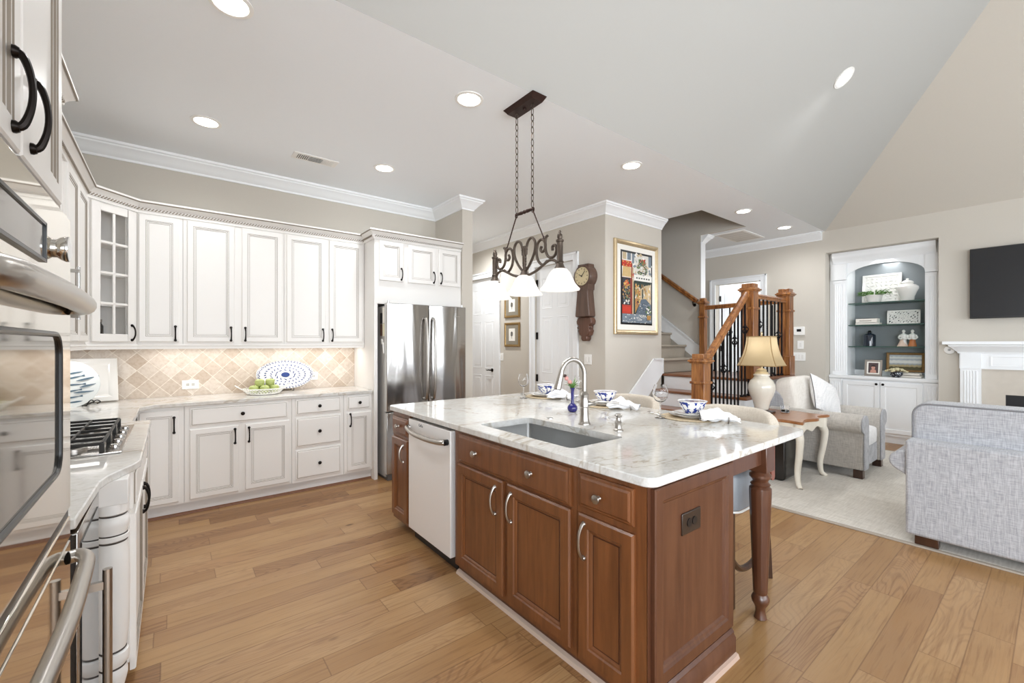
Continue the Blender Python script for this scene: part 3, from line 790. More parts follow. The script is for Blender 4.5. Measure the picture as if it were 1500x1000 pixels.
# --- oven tower
XO = -.20
ot = cabinet('oven_tower', 'ivory tall cabinet housing the wall ovens at the left edge', 'cabinet', (XO-.036, .735), R(90), .91, .57, .0, 2.44,
     [('door', .02, 1.735, .44, 2.41, [('pull', .385, 1.83, .13, BZ, .021)]), ('door', .45, 1.735, .815, 2.41, [('pull', .508, 1.835, .13, BZ, .021)])])
cab_crown('ivory crown on top of the oven tower', [(XO-.036, .735), (XO-.036, 1.645), (-.42, 1.645)], 2.43)
OS = M['ovensteel']
def appliance(name, label, cat, z0, z1):
    r = thing(name, label, cat, (XO+.0, .79, z0), R(90)); return r
mw = appliance('built_in_microwave', 'built-in mirror-steel microwave above the oven with one round knob', 'microwave', 1.524, 1.70)
MB(mw).box(0, 0, 0, .752, .035, .176).build('face', OS, mw, bevel=.003)
MB(mw).box(.05, -.003, .035, .45, 0, .098).build('window', plain('oven_window_mirror', '6d675f', .06, .9), mw)
rim = MB(mw); 
for bx in ((.044, .028, .05, .104), (.448, .028, .455, .104), (.044, .098, .455, .104), (.044, .026, .455, .032)): rim.box(bx[0], -.006, bx[1], bx[2], 0, bx[3])
rim.build('window_rim', M['black'], mw)
MB(mw).lathe([(.020, 0), (.020, .004), (.024, .009), (.028, .018), (.027, .023), (.012, .026), (0, .026)], (.565, 0, .073), 28, axis=(0, -1, 0)).build('knob', M['chrome'], mw)
def bowhandle(r, z, x0=.03, x1=.725, rad=.019, proj=.044):
    p = smooth_path([(x1, .0, z), (x1+.004, -proj*.55, z), (x1-.03, -proj, z), (x1-.10, -proj-.006, z), ((x0+x1)/2, -proj-.012, z), (x0+.10, -proj-.006, z), (x0+.03, -proj, z), (x0-.004, -proj*.55, z), (x0, 0, z)], 6)
    MB(r).tube(p, rad, 14).build('handle', M['nickel'], r)
ov = appliance('built_in_oven', 'mirror-steel built-in wall oven with wide bowed handle and framed window', 'oven', .98, 1.52)
MB(ov).box(0, 0, 0, .752, .035, .54).build('door', OS, ov, bevel=.003)
w0 = MB(ov); rr = rrect(.11, .125, .60, .43, .045, 6); w0.prism([(x, z) for x, z in rr], 'y', -.0015, 0); w0.build('window', plain('oven_window_glass', '8b857b', .05, .9), ov)
w1 = MB(ov); w1.tube([(x, -.002, z) for x, z in rr], .006, 8, closed=True); w1.build('window_rim', M['black'], ov)
MB(ov).box(0, -.001, .532, .752, .004, .54).build('seam', M['gap'], ov)
bowhandle(ov, .503, rad=.023, proj=.030)
lo = appliance('warming_oven', 'lower mirror-steel oven with looped handle below the wall oven', 'oven', .0, .98)
MB(lo).box(0, .004, .12, .752, .035, .978).build('frame', M['black'], lo)
MB(lo).box(0, 0, .905, .752, .008, .958).build('control_strip', OS, lo, bevel=.003)
MB(lo).box(0, 0, .15, .752, .008, .898).build('door', OS, lo, bevel=.003)
bowhandle(lo, .862, rad=.016, proj=.034)

# --- gas cooktop
ck = thing('gas_cooktop', 'stainless gas cooktop with black cast-iron grates', 'cooktop', (-.43, 2.93, .914))
MB().box(-.70, 2.53, .9145, -.17, 3.33, .922).build('tray', M['steel'], ck, bevel=.006)
for cy in (2.67, 2.93, 3.19):
    gr = MB(); z = .962; x0, x1, y0, y1 = -.685, -.235, cy-.125, cy+.125
    for a_, b_ in (((x0, y0), (x1, y0)), ((x0, y1), (x1, y1)), ((x0, y0), (x0, y1)), ((x1, y0), (x1, y1)), ((x0, cy), (x1, cy))): gr.bar((*a_, z), (*b_, z), .010, .013)
    for t in (.25, .5, .75): gr.bar((x0+(x1-x0)*t, y0, z), (x0+(x1-x0)*t, y1, z), .009, .013)
    for xx in (x0, x1):
        for yy in (y0, y1): gr.bar((xx, yy, .922), (xx, yy, z), .016, .016)
    gr.build('grate', M['iron'], ck, bevel=.002)
for cx, cy in ((-.58, 2.67), (-.34, 2.67), (-.46, 2.93), (-.58, 3.19), (-.34, 3.19)):
    bu = MB().lathe([(.045, .922), (.045, .932), (.036, .936)], (cx, cy, 0), 20).build('burner', M['nickel'], ck)
    MB().lathe([(.032, .936), (.032, .944), (0, .946)], (cx, cy, 0), 20).build('cap', M['iron'], bu)
for i in range(5):
    MB().lathe([(.018, .922), (.018, .926), (.015, .935), (0, .936)], (-.203, 2.66+.135*i, 0), 16).build('knob', M['chrome'], ck)

# ------------------------------------------------------------------ refrigerator
fx0, fx1, fy = 1.70, 2.63, 4.185
rf = thing('refrigerator', 'stainless French-door refrigerator in the ivory cabinet surround', 'refrigerator', ((fx0+fx1)/2, 4.5, 0))
MB().box(fx0+.008, fy+.075, .03, fx1-.008, YB-.03, 1.775).build('body', plain('fridge_side_grey', 'b9b7b4', .4, .1), rf, bevel=.004)
xm = (fx0+fx1)/2
def fdoor(x0, x1, z0, z1, name):
    m = MB(); n = 10; poly = []
    for i in range(n+1):
        t = i/n; poly.append((x0+(x1-x0)*t, fy+.012-.012*math.sin(PI*t)))
    poly += [(x1, fy+.07), (x0, fy+.07)]
    m.prism(poly, 'z', z0, z1); return m.build(name, M['steelf'], rf, bevel=.005, angle=50)
dl = fdoor(fx0, xm-.003, .70, 1.80, 'door'); dr_ = fdoor(xm+.003, fx1, .70, 1.80, 'door'); fd = fdoor(fx0, fx1, .07, .69, 'freezer_drawer')
MB().box(fx0-.0012, fy+.016, .702, fx0, fy+.069, 1.798).build('edge', plain('door_edge_grey', 'c4c3c0', .45), dl)
MB().box(fx0-.0012, fy+.016, .072, fx0, fy+.069, .688).build('edge', bpy.data.materials['door_edge_grey'], fd)
for o, x, s in ((dl, xm-.045, -1), (dr_, xm+.045, 1)):
    p = smooth_path([(x, fy+.0, 1.66), (x, fy-.035, 1.62), (x, fy-.055, 1.40), (x, fy-.06, 1.20), (x, fy-.055, 1.0), (x, fy-.035, .83), (x, fy, .80)], 6)
    MB().tube(p, .014, 10).build('handle', M['nickel'], o)
MB().tube(smooth_path([(fx0+.1, fy, .63), (fx0+.13, fy-.05, .63), (xm, fy-.06, .63), (fx1-.13, fy-.05, .63), (fx1-.1, fy, .63)], 6), .014, 10).build('handle', M['nickel'], fd)
MB().box(fx0+.02, fy+.04, 0, fx1-.02, fy+.3, .07).build('base_grille', plain('grille_grey', '6f7072', .4, .5), rf)
for x in (fx0+.03, fx1-.03): MB().lathe([(.012, 1.80), (.012, 1.825), (.006, 1.83)], (x, fy+.05, 0), 12).build('hinge_cap', M['chrome'], rf)
MB().box(2.47, fy-.0035, 1.685, 2.545, fy-.001, 1.692).build('badge', M['chrome'], dr_)
# papers and magnets on the side toward the counter
def side_card(name, label, cat, y, z, w, h, m, parts=None):
    r = thing(name, label, cat, (fx0+.0075, y, z)); MB().box(fx0+.0035, y-w/2, z-h/2, fx0+.0075, y+w/2, z+h/2).build('sheet', m, r); return r
side_card('calendar_sheet', 'white paper held near the top of the refrigerator side', 'paper', 4.29, 1.68, .055, .16, M['paper'])
side_card('note_sheet', 'pale yellow note below the white paper on the refrigerator side', 'paper', 4.29, 1.53, .055, .13, plain('note_yellow', 'e3dcc0', .8))
side_card('photo_magnet', 'small dark photo high on the refrigerator side', 'magnet', 4.36, 1.65, .05, .11, plain('photo_dark', '2c2b2d', .4))
side_card('photo_magnet', 'brownish photo in the middle of the refrigerator side', 'magnet', 4.36, 1.53, .05, .12, plain('photo_brown', '6b4f40', .4))
rm_ = thing('round_magnet', 'round white magnet under the photos on the refrigerator side', 'magnet', (fx0+.004, 4.345, 1.41)); MB().lathe([(.028, 0), (.028, .006), (.02, .01), (0, .01)], (fx0+.008, 4.345, 1.41), 18, axis=(-1, 0, 0)).build('disc', M['ceramic'], rm_)
kh = thing('hanging_tag', 'white strip hanging below the magnets on the refrigerator side', 'tag', (fx0+.004, 4.295, 1.33)); MB().tube(smooth_path([(fx0+.004, 4.30, 1.40), (fx0+.002, 4.29, 1.35), (fx0+.004, 4.285, 1.29)], 5), .008, 8).build('strip', M['white'], kh)

# ------------------------------------------------------------------ island (front faces -X; local x runs toward -Y)
IX, ID = 1.35, .62
CH = [M['cherry'], plain('cherry_edge_shade', '3c1c10', .5)]  # second colour paints the shading along the inner edges of the door panels
CRING = (CR, CM, DCR, DCM)
NK = M['nickel']
def isl(name, label, y0, y1, fronts, btop=None):       # y0 > y1
    fr = [(k, y0-a, z0, y0-b, z1, [(h[0], y0-h[1])+tuple(h[2:]) for h in hw]) for k, a, z0, b, z1, hw in fronts]
    return cabinet(name, label, 'cabinet', (IX, y0), R(-90), y0-y1, ID, .06, .878, fr, CH, CRING, 'cherry island cabinets', btop=btop)
isl('island_cabinet', 'narrow cherry island cabinet at the refrigerator end, left of the dishwasher', 3.20, 2.905,
    [('drawer', 3.19, .71, 2.915, .838, [('knob', 3.06, .775, NK, .017)]), ('door', 3.19, .09, 2.915, .685, [('pull', 2.975, .585, .12, NK)])])
isl('island_cabinet', 'cherry island sink cabinet with two doors under one wide drawer front', 2.272, 1.272,
    [('drawer', 2.215, .692, 1.298, .858, [('knob', 2.02, .777, NK, .019), ('knob', 1.549, .777, NK, .019)]), ('door', 2.222, .09, 1.774, .682, [('pull', 1.835, .57, .14, NK)]), ('door', 1.737, .09, 1.298, .682, [('pull', 1.70, .57, .14, NK)])], btop=.645)
isl('island_cabinet', 'cherry island cabinet with one drawer and door at the outlet end', 1.271, .93,
    [('drawer', 1.25, .712, .978, .852, [('knob', 1.135, .777, NK, .019)]), ('door', 1.25, .09, .974, .685, [('pull', 1.215, .58, .14, NK)])])
# end panel with base moulding (faces -Y)
ep = thing('island_end_panel', 'dark cherry framed end panel of the island', 'panel', (1.352, .926, 0))
pr = [(0, 0), (0, .017), (.006, .021), (.048, .021), (.055, .014), (.064, .011), (.071, .004), (.083, .003)]
MB(ep).panel(.018, .13, .618, .862, pr, 0, [0]*8).build('panel', [M['cherryd'], M['gap']], ep, angle=20)
MB(ep).box(0, -.0005, .0, .62, .003, .877).build('backing', M['cherryd'], ep)
MB(ep).sweep([(0, .0), (.026, 0), (.026, .085), (.018, .096), (.018, .106), (.008, .118), (0, .118)], [(-.002, -.003), (.62, -.003)]).build('base_molding', M['cherryd'], ep)
MB(ep).sweep([(.0255, .0), (.046, 0), (.040, .016), (.0255, .022)], [(-.01, 0), (.62, 0)]).build('shoe_strip', plain('pale_shoe', 'b39a8b', .5), ep)
ib = thing('island_base_board', 'dark recessed base with pale shoe strip along the cherry island front', 'toe kick', (1.37, 2.0, 0))
MB().box(1.375, .95, 0, 1.95, 2.27, .0595).build('board', M['cherryd'], ib)
MB().sweep([(0, 0), (.022, 0), (.016, .016), (0, .024)], [(1.352, .93), (1.352, 2.27)][::-1] if False else [(1.375, 2.27), (1.375, .93)]).build('shoe_strip', plain('pale_shoe_front', 'bca899', .5), ib)
ibp = thing('island_back_panel', 'dark cherry back of the island behind the stools', 'panel', (1.98, 2.07, 0)); MB().box(1.971, .95, .0, 1.985, 3.19, .877).build('board', M['cherryd'], ibp)
# outlet on the end panel
ou = thing('outlet', 'dark brown outlet plate on the island end panel', 'outlet', (1.637, .924, .678))
brn = plain('brown_plastic', '2c2018', .35)
MB().box(1.568, .917, .636, 1.707, .9245, .722).build('plate', brn, ou, bevel=.003)
for x in (1.618, 1.657): MB().lathe([(.017, 0), (.017, .003), (0, .003)], (x, .917, .679), 18, axis=(0, -1, 0)).build('socket', M['black'], ou)
# dishwasher
dw = thing('dishwasher', 'stainless dishwasher with bowed handle between the cherry island cabinets', 'dishwasher', (1.34, 2.59, 0), R(-90))
FRd = W(dw)
MB(dw).box(-.30, .035, .075, .30, .58, .872).build('tub', M['black'], dw)
dd = MB(dw).box(-.292, -.012, .085, .296, .03, .858); dd = dd.build('door', plain('dishwasher_steel', 'efeeed', .5, .3), dw, bevel=.004)
p = smooth_path([(-.275, -.008, .80), (-.27, -.035, .797), (-.14, -.062, .786), (0, -.070, .782), (.14, -.066, .781), (.24, -.052, .784), (.262, -.035, .785)], 6)
MB(dw).tube(p, .016, 12).build('handle', M['nickel'], dd)
MB(dw).lathe([(.0185, 0), (.0185, .03), (0, .03)], (.262, -.008, .785), 14, axis=(0, -1, 0)).build('handle_mount', M['black'], dd)
MB(dw).box(-.30, .04, .0, .30, .06, .074).build('toe_panel', M['black'], dw)
tx = bpy.data.curves.new('lettering', 'FONT'); tx.body = 'GvDa'; tx.size = .026; tx.extrude = .0006; tx.align_x = 'CENTER'; tx.materials.append(M['black'])
t0_ = bpy.data.objects.new('lettering_curve', tx); COL.objects.link(t0_); bpy.context.view_layer.update(); tm_ = bpy.data.meshes.new_from_object(t0_.evaluated_get(bpy.context.evaluated_depsgraph_get())); bpy.data.objects.remove(t0_)
to = bpy.data.objects.new('lettering', tm_); COL.objects.link(to); to.parent = dd; to.location = (-.10, -.0125, .824); to.rotation_euler = (R(90), 0, 0)
# leg posts and aprons
def island_leg(label, y):
    lg = thing('turned_post', label, 'post', (2.342, y, 0))
    flu = lambda a, z: -.035*abs(math.sin(6*a)) if .16 < z < .655 else 0
    prof = [(.024, 0), (.030, .006), (.026, .02), (.022, .04), (.024, .06), (.038, .085), (.042, .105), (.036, .118), (.030, .128), (.033, .14), (.034, .165)]
    prof += [(.034+.018*t, .165+.485*t) for t in (.1, .25, .4, .55, .7, .85, 1.0)]
    prof += [(.050, .662), (.040, .672), (.046, .682), (.034, .695), (.038, .705), (.050, .718), (.050, .730), (.040, .742), (.036, .75)]
    MB(lg).lathe(prof, seg=48, wob=flu).build('turning', M['cherryd'], lg)
    MB(lg).box(-.048, -.048, .75, .048, .048, .878).build('block', M['cherryd'], lg, bevel=.003)
    return lg
island_leg('turned cherry post under the near overhang corner of the island', .945)
island_leg('turned cherry post under the far overhang corner of the island', 3.10)
ap = thing('island_apron', 'cherry apron boards under the island overhang', 'apron', (2.2, 2.0, .8))
MB().box(1.972, .922, .79, 2.302, .942, .877).build('end_board', M['cherryd'], ap); MB().box(1.972, 3.12, .79, 2.31, 3.14, .877).build('end_board', M['cherryd'], ap)
MB().box(2.405, 1.0, .80, 2.425, 3.05, .877).build('long_board', M['cherryd'], ap)
br = MB(); br.prism([(2.402, .877)]+[(x_, z_) for x_, z_ in rrect(2.402, .69, 2.442, .95, .019, 6) if z_ < .80]+[(2.442, .877)], 'y', .915, .99); br.build('rounded_end', plain('satin_cherry_end', '7d4a3c', .3), ap)
# worktop with the sink cut-out
sx0, sx1, sy0, sy1 = 1.425, 1.81, 1.375, 2.125
iw = thing('island_worktop', 'pale veined quartzite island worktop with sink cut-out', 'worktop', (2.0, 2.0, .878))
ow = MB(); NN = 6
def loop(ins, z, r): return [(x, y, z) for x, y in rrect(1.316+ins, .885+ins, 2.785-ins, 3.23-ins, r-ins, NN)]
hole = [(x, y) for x, y in rrect(sx0, sy0, sx1, sy1, .03, NN)]
loops = [[(x, y, .879) for x, y in hole], loop(.004, .879, .05), loop(0, .883, .05), loop(0, .910, .05), loop(.004, .914, .05), [(x, y, .914) for x, y in hole]]
n = len(loops[0]); vs_ = [p for l in loops for p in l]; fs = []
for i in range(6):
    j = (i+1) % 6
    for k in range(n): fs.append((i*n+k, i*n+(k+1) % n, j*n+(k+1) % n, j*n+k))
ow.add(vs_, fs); ow.build('slab', M['stone'], iw, angle=30)
sk = thing('sink', 'stainless single-bowl undermount sink in the island', 'sink', ((sx0+sx1)/2, (sy0+sy1)/2, .66))
def sl(ins, z, r): return [(x, y, z) for x, y in rrect(sx0-.012+ins, sy0-.012+ins, sx1+.012-ins, sy1+.012-ins, r, NN)]
lps = [sl(-.02, .8785, .05), sl(0, .8785, .03), sl(.003, .70, .03), sl(.012, .672, .035), sl(.04, .662, .04)]
sm = MB(); vs_ = [p for l in lps for p in l]; fs = []
for i in range(4):
    for k in range(n): fs.append((i*n+k, i*n+(k+1) % n, (i+1)*n+(k+1) % n, (i+1)*n+k))
fs.append([4*n+k for k in range(n)]); sm.add(vs_, fs); sm.build('bowl', M['sinksteel'], sk, solid=.0015)
MB().lathe([(.045, .663), (.042, .666), (.03, .664), (0, .664)], (1.62, 1.75, 0), 20).build('drain', M['chrome'], sk)
# faucet
fa = thing('faucet', 'brushed nickel gooseneck faucet behind the island sink', 'faucet', (1.915, 1.745, .914))
MB(fa).lathe([(.036, 0), (.036, .006), (.032, .012), (.027, .03), (.025, .06), (.025, .10), (.029, .105), (.029, .135), (.024, .145), (.026, .16), (.028, .175), (.022, .185), (.017, .195)], seg=24).build('body', NK, fa)
dv = Vector((-.96, .28, 0)).normalized()
rr_ = .078; pth = [Vector((0, 0, .19)), Vector((0, 0, .24)), Vector((0, 0, .285))]
for i in range(1, 15):
    a = PI*i/14*.93; pth.append(dv*(rr_-rr_*math.cos(a))+Vector((0, 0, .285+rr_*math.sin(a)*1.25)))
e = pth[-1]; t = (pth[-1]-pth[-2]).normalized()
MB(fa).tube(smooth_path(pth, 3), .0145, 16).build('spout', NK, fa)
sp = MB(fa); sp.tube([e-t*.005, e+t*.012, e+t*.04, e+t*.075, e+t*.095], [.0155, .017, .019, .022, .023], 18); sp.build('spray_head', NK, fa)
MB(fa).tube([e+t*.095, e+t*.099], .019, 18).build('spray_face', M['black'], fa)
hd = MB(fa); sd = Vector((.62, -.72, .05)).normalized(); hd.tube([sd*.02+Vector((0,0,.12)), sd*.045+Vector((0,0,.122)), sd*.065+Vector((0,0,.125))], [.016, .014, .017], 14)
hd.tube(smooth_path([sd*.06+Vector((0,0,.127)), sd*.085+Vector((0,0,.132)), sd*.105+Vector((.03,-.035,.128)), sd*.115+Vector((.06,-.06,.122))], 4), [.008]*6+[.006]*7, 10)
hd.build('lever', NK, fa)
so = thing('soap_dispenser', 'short nickel soap dispenser right of the island faucet', 'dispenser', (1.925, 1.505, .914))
MB(so).lathe([(.026, 0), (.026, .005), (.019, .012), (.017, .035), (.020, .045), (.013, .055), (.012, .07), (.019, .075), (.021, .085), (.012, .092), (0, .093)], seg=20).build('body', NK, so)
MB(so).tube([(0, 0, .074), (-.05, .012, .076), (-.062, .016, .072)], [.006, .0055, .005], 10).build('nozzle', NK, so)
ab = thing('air_button', 'small round chrome button flush behind the island sink', 'button', (1.895, 2.02, .914)); MB(ab).lathe([(.021, 0), (.021, .004), (.012, .006), (0, .006)], seg=20).build('cap', M['chrome'], ab)

# ------------------------------------------------------------------ place settings on the island
SET = [(2.625, 1.475, 'nearest the outlet end of the island'), (2.625, 2.185, 'in the middle of the island, behind the faucet'), (2.635, 2.86, 'at the refrigerator end of the island')]
Zt = .914
def mk(name, cat, kindtxt, build, pos, where, grp):
    t = thing(name, kindtxt+' '+where, cat, pos, 0, grp); build(t); return t
proto = {}
def place(key, name, cat, txt, build, pos, where, grp, rz=0):
    if key not in proto:
        t = thing(name, txt+' '+where, cat, pos, 0, grp); build(t); proto[key] = t; t.rotation_euler.z = rz
    else:
        t = copy_tree(proto[key]); t.location = pos; t.rotation_euler.z = rz; t['label'] = txt+' '+where
    return t
def b_mat(t): 
    m = MB(t)
    for r in range(1, 10): m.tube([(r*.0195*math.cos(a*PI/18), r*.0195*math.sin(a*PI/18), .004) for a in range(36)], [.0105]*36, 5, closed=True, flat=.35)
    m.lathe([(0.0001, .001), (.18, .001), (.18, .0045), (.0001, .0045)], seg=36)
    m.build('weave', M['rope'], t)
def b_plate(R_, h, rim):
    def f(t):
        m = MB(t); m.lathe([(0, .002), (R_*.55, .002), (R_*.6, .0), (R_*.62, .004), (R_, h-.002), (R_+.002, h), (R_, h+.003), (R_*.64, .009), (R_*.58, .006), (0, .006)], seg=40); m.build('plate', M['ceramic'], t)
        if rim: MB(t).lathe([(R_-.001, h+.0035), (R_+.0028, h+.001), (R_+.002, h-.001), (R_-.001, h+.002)], seg=40, close=True).build('rim_band', M['nickel'], t)
    return f
def b_bowl(t):
    m = MB(t); m.lathe([(.044, 0), (.046, .004), (.052, .008), (.078, .050), (.081, .064), (.088, .0765)], seg=40, m=0)
    m.build('bowl', M['bluefloral'], t, recalc=True)
    MB(t).lathe([(.088, .0755), (.091, .078), (.088, .080), (.076, .055), (.050, .012), (0, .009)], seg=40).build('inside', M['ceramic'], t)
    MB(t).lathe([(.0, .001), (.038, .001), (.039, .0055), (0, .0055)], seg=24).build('foot', M['ceramic'], t)
def b_napkin(seed):
    def f(t):
        rnd = random.Random(seed); from mathutils import noise
        m = MB(t)
        def g(u, v):
            # bunched cloth: gathered at u=.72, flaring both ways
            s = (u-.70); w = .018+.085*min(1, abs(s)/.6)**.8 if s < 0 else .018+.075*min(1, s/.3)
            a = v*2*PI; wr = 1+.28*math.sin(5*a+seed)*min(1, abs(s)*5)
            nz = noise.noise(Vector((u*6, math.cos(a)*1.6, math.sin(a)*1.6+seed)))*.018
            x = (u-.5)*.215; y = math.cos(a)*(w*wr+nz); z = max(.002, .012+(.5+.5*math.sin(a))*(.078*(1-abs(u-.38)*1.2))+nz*.8)
            if u < .02 or u > .98: y *= .55
            return (x, y, z)
        m.grid(g, 26, 26); m.build('cloth', M['linen'], t, angle=180)
        MB(t).tube([(.05, .026*math.cos(k*PI/9), .026+.026*math.sin(k*PI/9)) for k in range(18)], .004, 8, closed=True).build('ring', M['nickel'], t)
    return f
def b_glass(t):
    m = MB(t)
    m.lathe([(.0, .001), (.034, .001), (.034, .003), (.010, .007), (.0042, .014), (.0038, .09), (.006, .10), (.028, .110), (.045, .133), (.049, .16), (.044, .19), (.036, .214), (.0350, .214), (.043, .19), (.0478, .16), (.0438, .134), (.027, .1122), (.004, .106), (0, .105)], seg=32)
    m.build('goblet', M['goblet'], t)
def b_fork(t):
    m = MB(t); m.tube(smooth_path([(-.10, 0, .004), (-.03, 0, .006), (.03, 0, .006), (.05, 0, .005)], 4), [.0055]*5+[.0035]*4+[.004]*4, 8, flat=.5); m.cushion((.075, 0, .006), .028, .017, .004, p=.9, n=6)
    m.build('spoon', M['chrome'], t)
for i, (x, y, w) in enumerate(SET):
    place('mat', 'placemat', 'placemat', 'round woven placemat', b_mat, (x, y, Zt+.0005), w, 'placemats on the island')
    place('charger', 'dinner_plate', 'plate', 'white dinner plate with silver rim', b_plate(.135, .016, True), (x, y, Zt+.0085), w, 'dinner plates on the island')
    place('salad', 'salad_plate', 'plate', 'white salad plate on the larger plate', b_plate(.105, .012, False), (x, y, Zt+.0215), w, 'salad plates on the island')
    place('bowl', 'cereal_bowl', 'bowl', 'blue and white floral bowl', b_bowl, (x+.005, y-.005, Zt+.0300), w, 'floral bowls on the island', .6*i)
for i, ((x, y), w) in enumerate(zip([(2.585, 1.275), (2.565, 1.955), (2.61, 2.625)], [s[2] for s in SET])):
    t = thing('napkin', 'white crumpled cloth napkin in a ring '+w, 'napkin', (x, y, Zt+.001), R(-55-8*i), 'white napkins on the island'); b_napkin(3+i*2)(t)
for i, ((x, y), w) in enumerate(zip([(2.45, 1.585), (2.40, 2.89)], [SET[0][2], SET[2][2]])):
    place('glass', 'wine_glass', 'glass', 'clear stemmed wine glass', b_glass, (x, y, Zt+.0005), w, 'wine glasses on the island')
place('glass', 'wine_glass', 'glass', 'clear stemmed wine glass', b_glass, (2.62, 2.44, Zt+.0005), 'in the middle of the island, seen behind the faucet', 'wine glasses on the island')
for (x, y), w in zip([(2.53, 1.665), (2.53, 3.04)], [SET[0][2], SET[2][2]]):
    place('spoon', 'spoon', 'spoon', 'steel spoon left of the plate', b_fork, (x, y, Zt+.006), w, 'spoons on the island', R(65))
# bud vase
va = thing('bud_vase', 'cobalt blue glass bud vase beside the faucet', 'vase', (2.20, 2.115, Zt))
MB(va).lathe([(.0, 0), (.022, 0), (.030, .006), (.036, .022), (.034, .038), (.022, .052), (.012, .060), (.0105, .075), (.0115, .14), (.014, .158), (.020, .168), (.016, .168), (.0095, .15), (.008, .07), (0, .065)], seg=28).build('vase', M['cobalt'], va)
fl = thing('flower_sprig', 'pink buds with green leaves standing in the cobalt vase', 'flower', (2.20, 2.115, Zt+.07))
st = MB()
for k in range(16):
    a = k*2.4; l = .05+.035*random.random(); b0 = Vector((2.20, 2.115, Zt+.155)); e_ = b0+Vector((math.cos(a)*l*.75, math.sin(a)*l*.75, .03+l*.75*random.random()))
    st.tube([b0, b0.lerp(e_, .5)+Vector((0, 0, .012)), e_], [.003, .006, .0008], 6, flat=.35)
st.tube([(2.20, 2.115, Zt+.07), (2.20, 2.115, Zt+.17)], .003, 6); st.build('leaves', M['green'], fl)
bd = MB(); bd.tube(smooth_path([(2.20, 2.115, Zt+.16), (2.185, 2.13, Zt+.2), (2.155, 2.16, Zt+.255)], 4), .0022, 6)
bd.ball((2.187, 2.128, Zt+.205), .017, .014, .017, 12, 8); bd.ball((2.172, 2.145, Zt+.232), .016, .013, .015, 12, 8); bd.build('buds', M['pink'], fl)
tp = MB(); tp.ball((2.163, 2.152, Zt+.250), .014, .011, .011, 12, 8); tp.tube([(2.156, 2.160, Zt+.25), (2.135, 2.185, Zt+.246)], [.006, .001], 8); tp.ball((2.184, 2.126, Zt+.19), .009, .009, .008, 10, 6); tp.build('dark_tip', M['brownfl'], fl)

# ------------------------------------------------------------------ counter stools
def make_stool(label, y):
    s = thing('counter_stool', label, 'stool', (2.545, y, 0), 0, 'upholstered counter stools')
    legs = [((-.245, -.235, 0), (-.245, -.235, .50)), ((-.245, .235, 0), (-.245, .235, .50)), ((.25, -.235, 0), (.19, -.235, .50)), ((.25, .235, 0), (.19, .235, .50))]
    for i, (a_, b_) in enumerate(legs):
        m = MB(s)
        if i < 2: m.bar(a_, b_, .042, .042, up=(0, 1, 0))
        else:
            p = smooth_path([a_, (a_[0]-.02, a_[1], .18), (a_[0]-.05, a_[1], .38), b_], 5); m.tube(p, [.022]*len(p), 4)
        m.build('leg', M['walnut'], s, bevel=.003)
    m = MB(s)
    for sy in (-1, 1):
        m.tube(smooth_path([(-.235, sy*.235, .26), (-.12, sy*.235, .17), (.05, sy*.235, .165), (.20, sy*.235, .27)], 6), .017, 8)
    m.bar((-.245, -.22, .24), (-.245, .22, .24), .03, .022)
    m.build('stretcher', M['walnut'], s)
    c = MB(s); c.cushion((-.02, 0, .60), .225, .275, .105, p=.22, n=12, crown=.015); seat = c.build('seat', M['stool_grey'], s, angle=180)
    MB(s).tube([(x, y_, .502) for x, y_ in rrect(-.240, -.268, .200, .268, .06, 4)], .006, 6, closed=True).build('piping', M['white'], seat)
    bk = MB(s)
    def g(u, v):
        a = R(-64+128*u); rad = .275 + .02*v
        zb = .66+.19*abs(2*u-1)**2; z = zb+(.985-.075*abs(2*u-1)**4-zb)*v
        return (.09+rad*math.cos(a), rad*1.06*math.sin(a), z)
    bk.grid(g, 24, 8); o = bk.build('backrest', M['stool_beige'], s, angle=180, solid=.055); o.modifiers.new('sub', 'SUBSURF').render_levels = 2
    return s
make_stool('upholstered counter stool at the outlet-end setting, its grey seat showing under the overhang', 1.315)
make_stool('upholstered counter stool behind the middle setting, only its beige back showing', 2.10)

# ------------------------------------------------------------------ pendant over the island
PX, PY = 1.945, 2.332
pd = thing('island_pendant', 'wrought bronze three-shade chandelier hanging over the island', 'chandelier', (PX, PY, CEIL))
BR = plain('aged_bronze', '5c5148', .45, .75, var=.35, vs=50, bump=.3)
BRD = plain('dark_aged_bronze', '3a2620', .4, .6, var=.35, vs=50)
cn = MB()
L0 = [(x, y, CEIL-.001) for x, y in rrect(PX-.065, PY-.165, PX+.065, PY+.165, .004, 1)]; L1 = [(x, y, CEIL-.024) for x, y in rrect(PX-.052, PY-.145, PX+.052, PY+.145, .004, 1)]; L2 = [(x, y, CEIL-.034) for x, y in rrect(PX-.046, PY-.138, PX+.046, PY+.138, .004, 1)]
n = len(L0); cn.add(L0+L1+L2, [(i, (i+1) % n, n+(i+1) % n, n+i) for i in range(n)]+[(n+i, n+(i+1) % n, 2*n+(i+1) % n, 2*n+i) for i in range(n)]+[list(range(2*n, 3*n)), list(range(n))])
cn.ball((PX, PY, CEIL-.038), .011); can = cn.build('canopy', BRD, pd, angle=20)
ZB_ = 2.312
def chain(y, z0, z1):
    m = MB(); n = int((z0-z1)/.040); 
    for k in range(n):
        zc = z0-(k+.5)*(z0-z1)/n; lk = []
        for i in range(12):
            a = 2*PI*i/12; p, q_ = .0105*math.cos(a), .0255*math.sin(a)
            lk.append((PX+(p if k % 2 else 0), y+(0 if k % 2 else p), zc+q_))
        m.tube(lk, .0028, 5, closed=True)
    m.tube([(PX, y+.016*math.cos(i*PI/7), z0+.018+.018*math.sin(i*PI/7)) for i in range(14)], .003, 6, closed=True)
    m.build('chain', BR, pd)
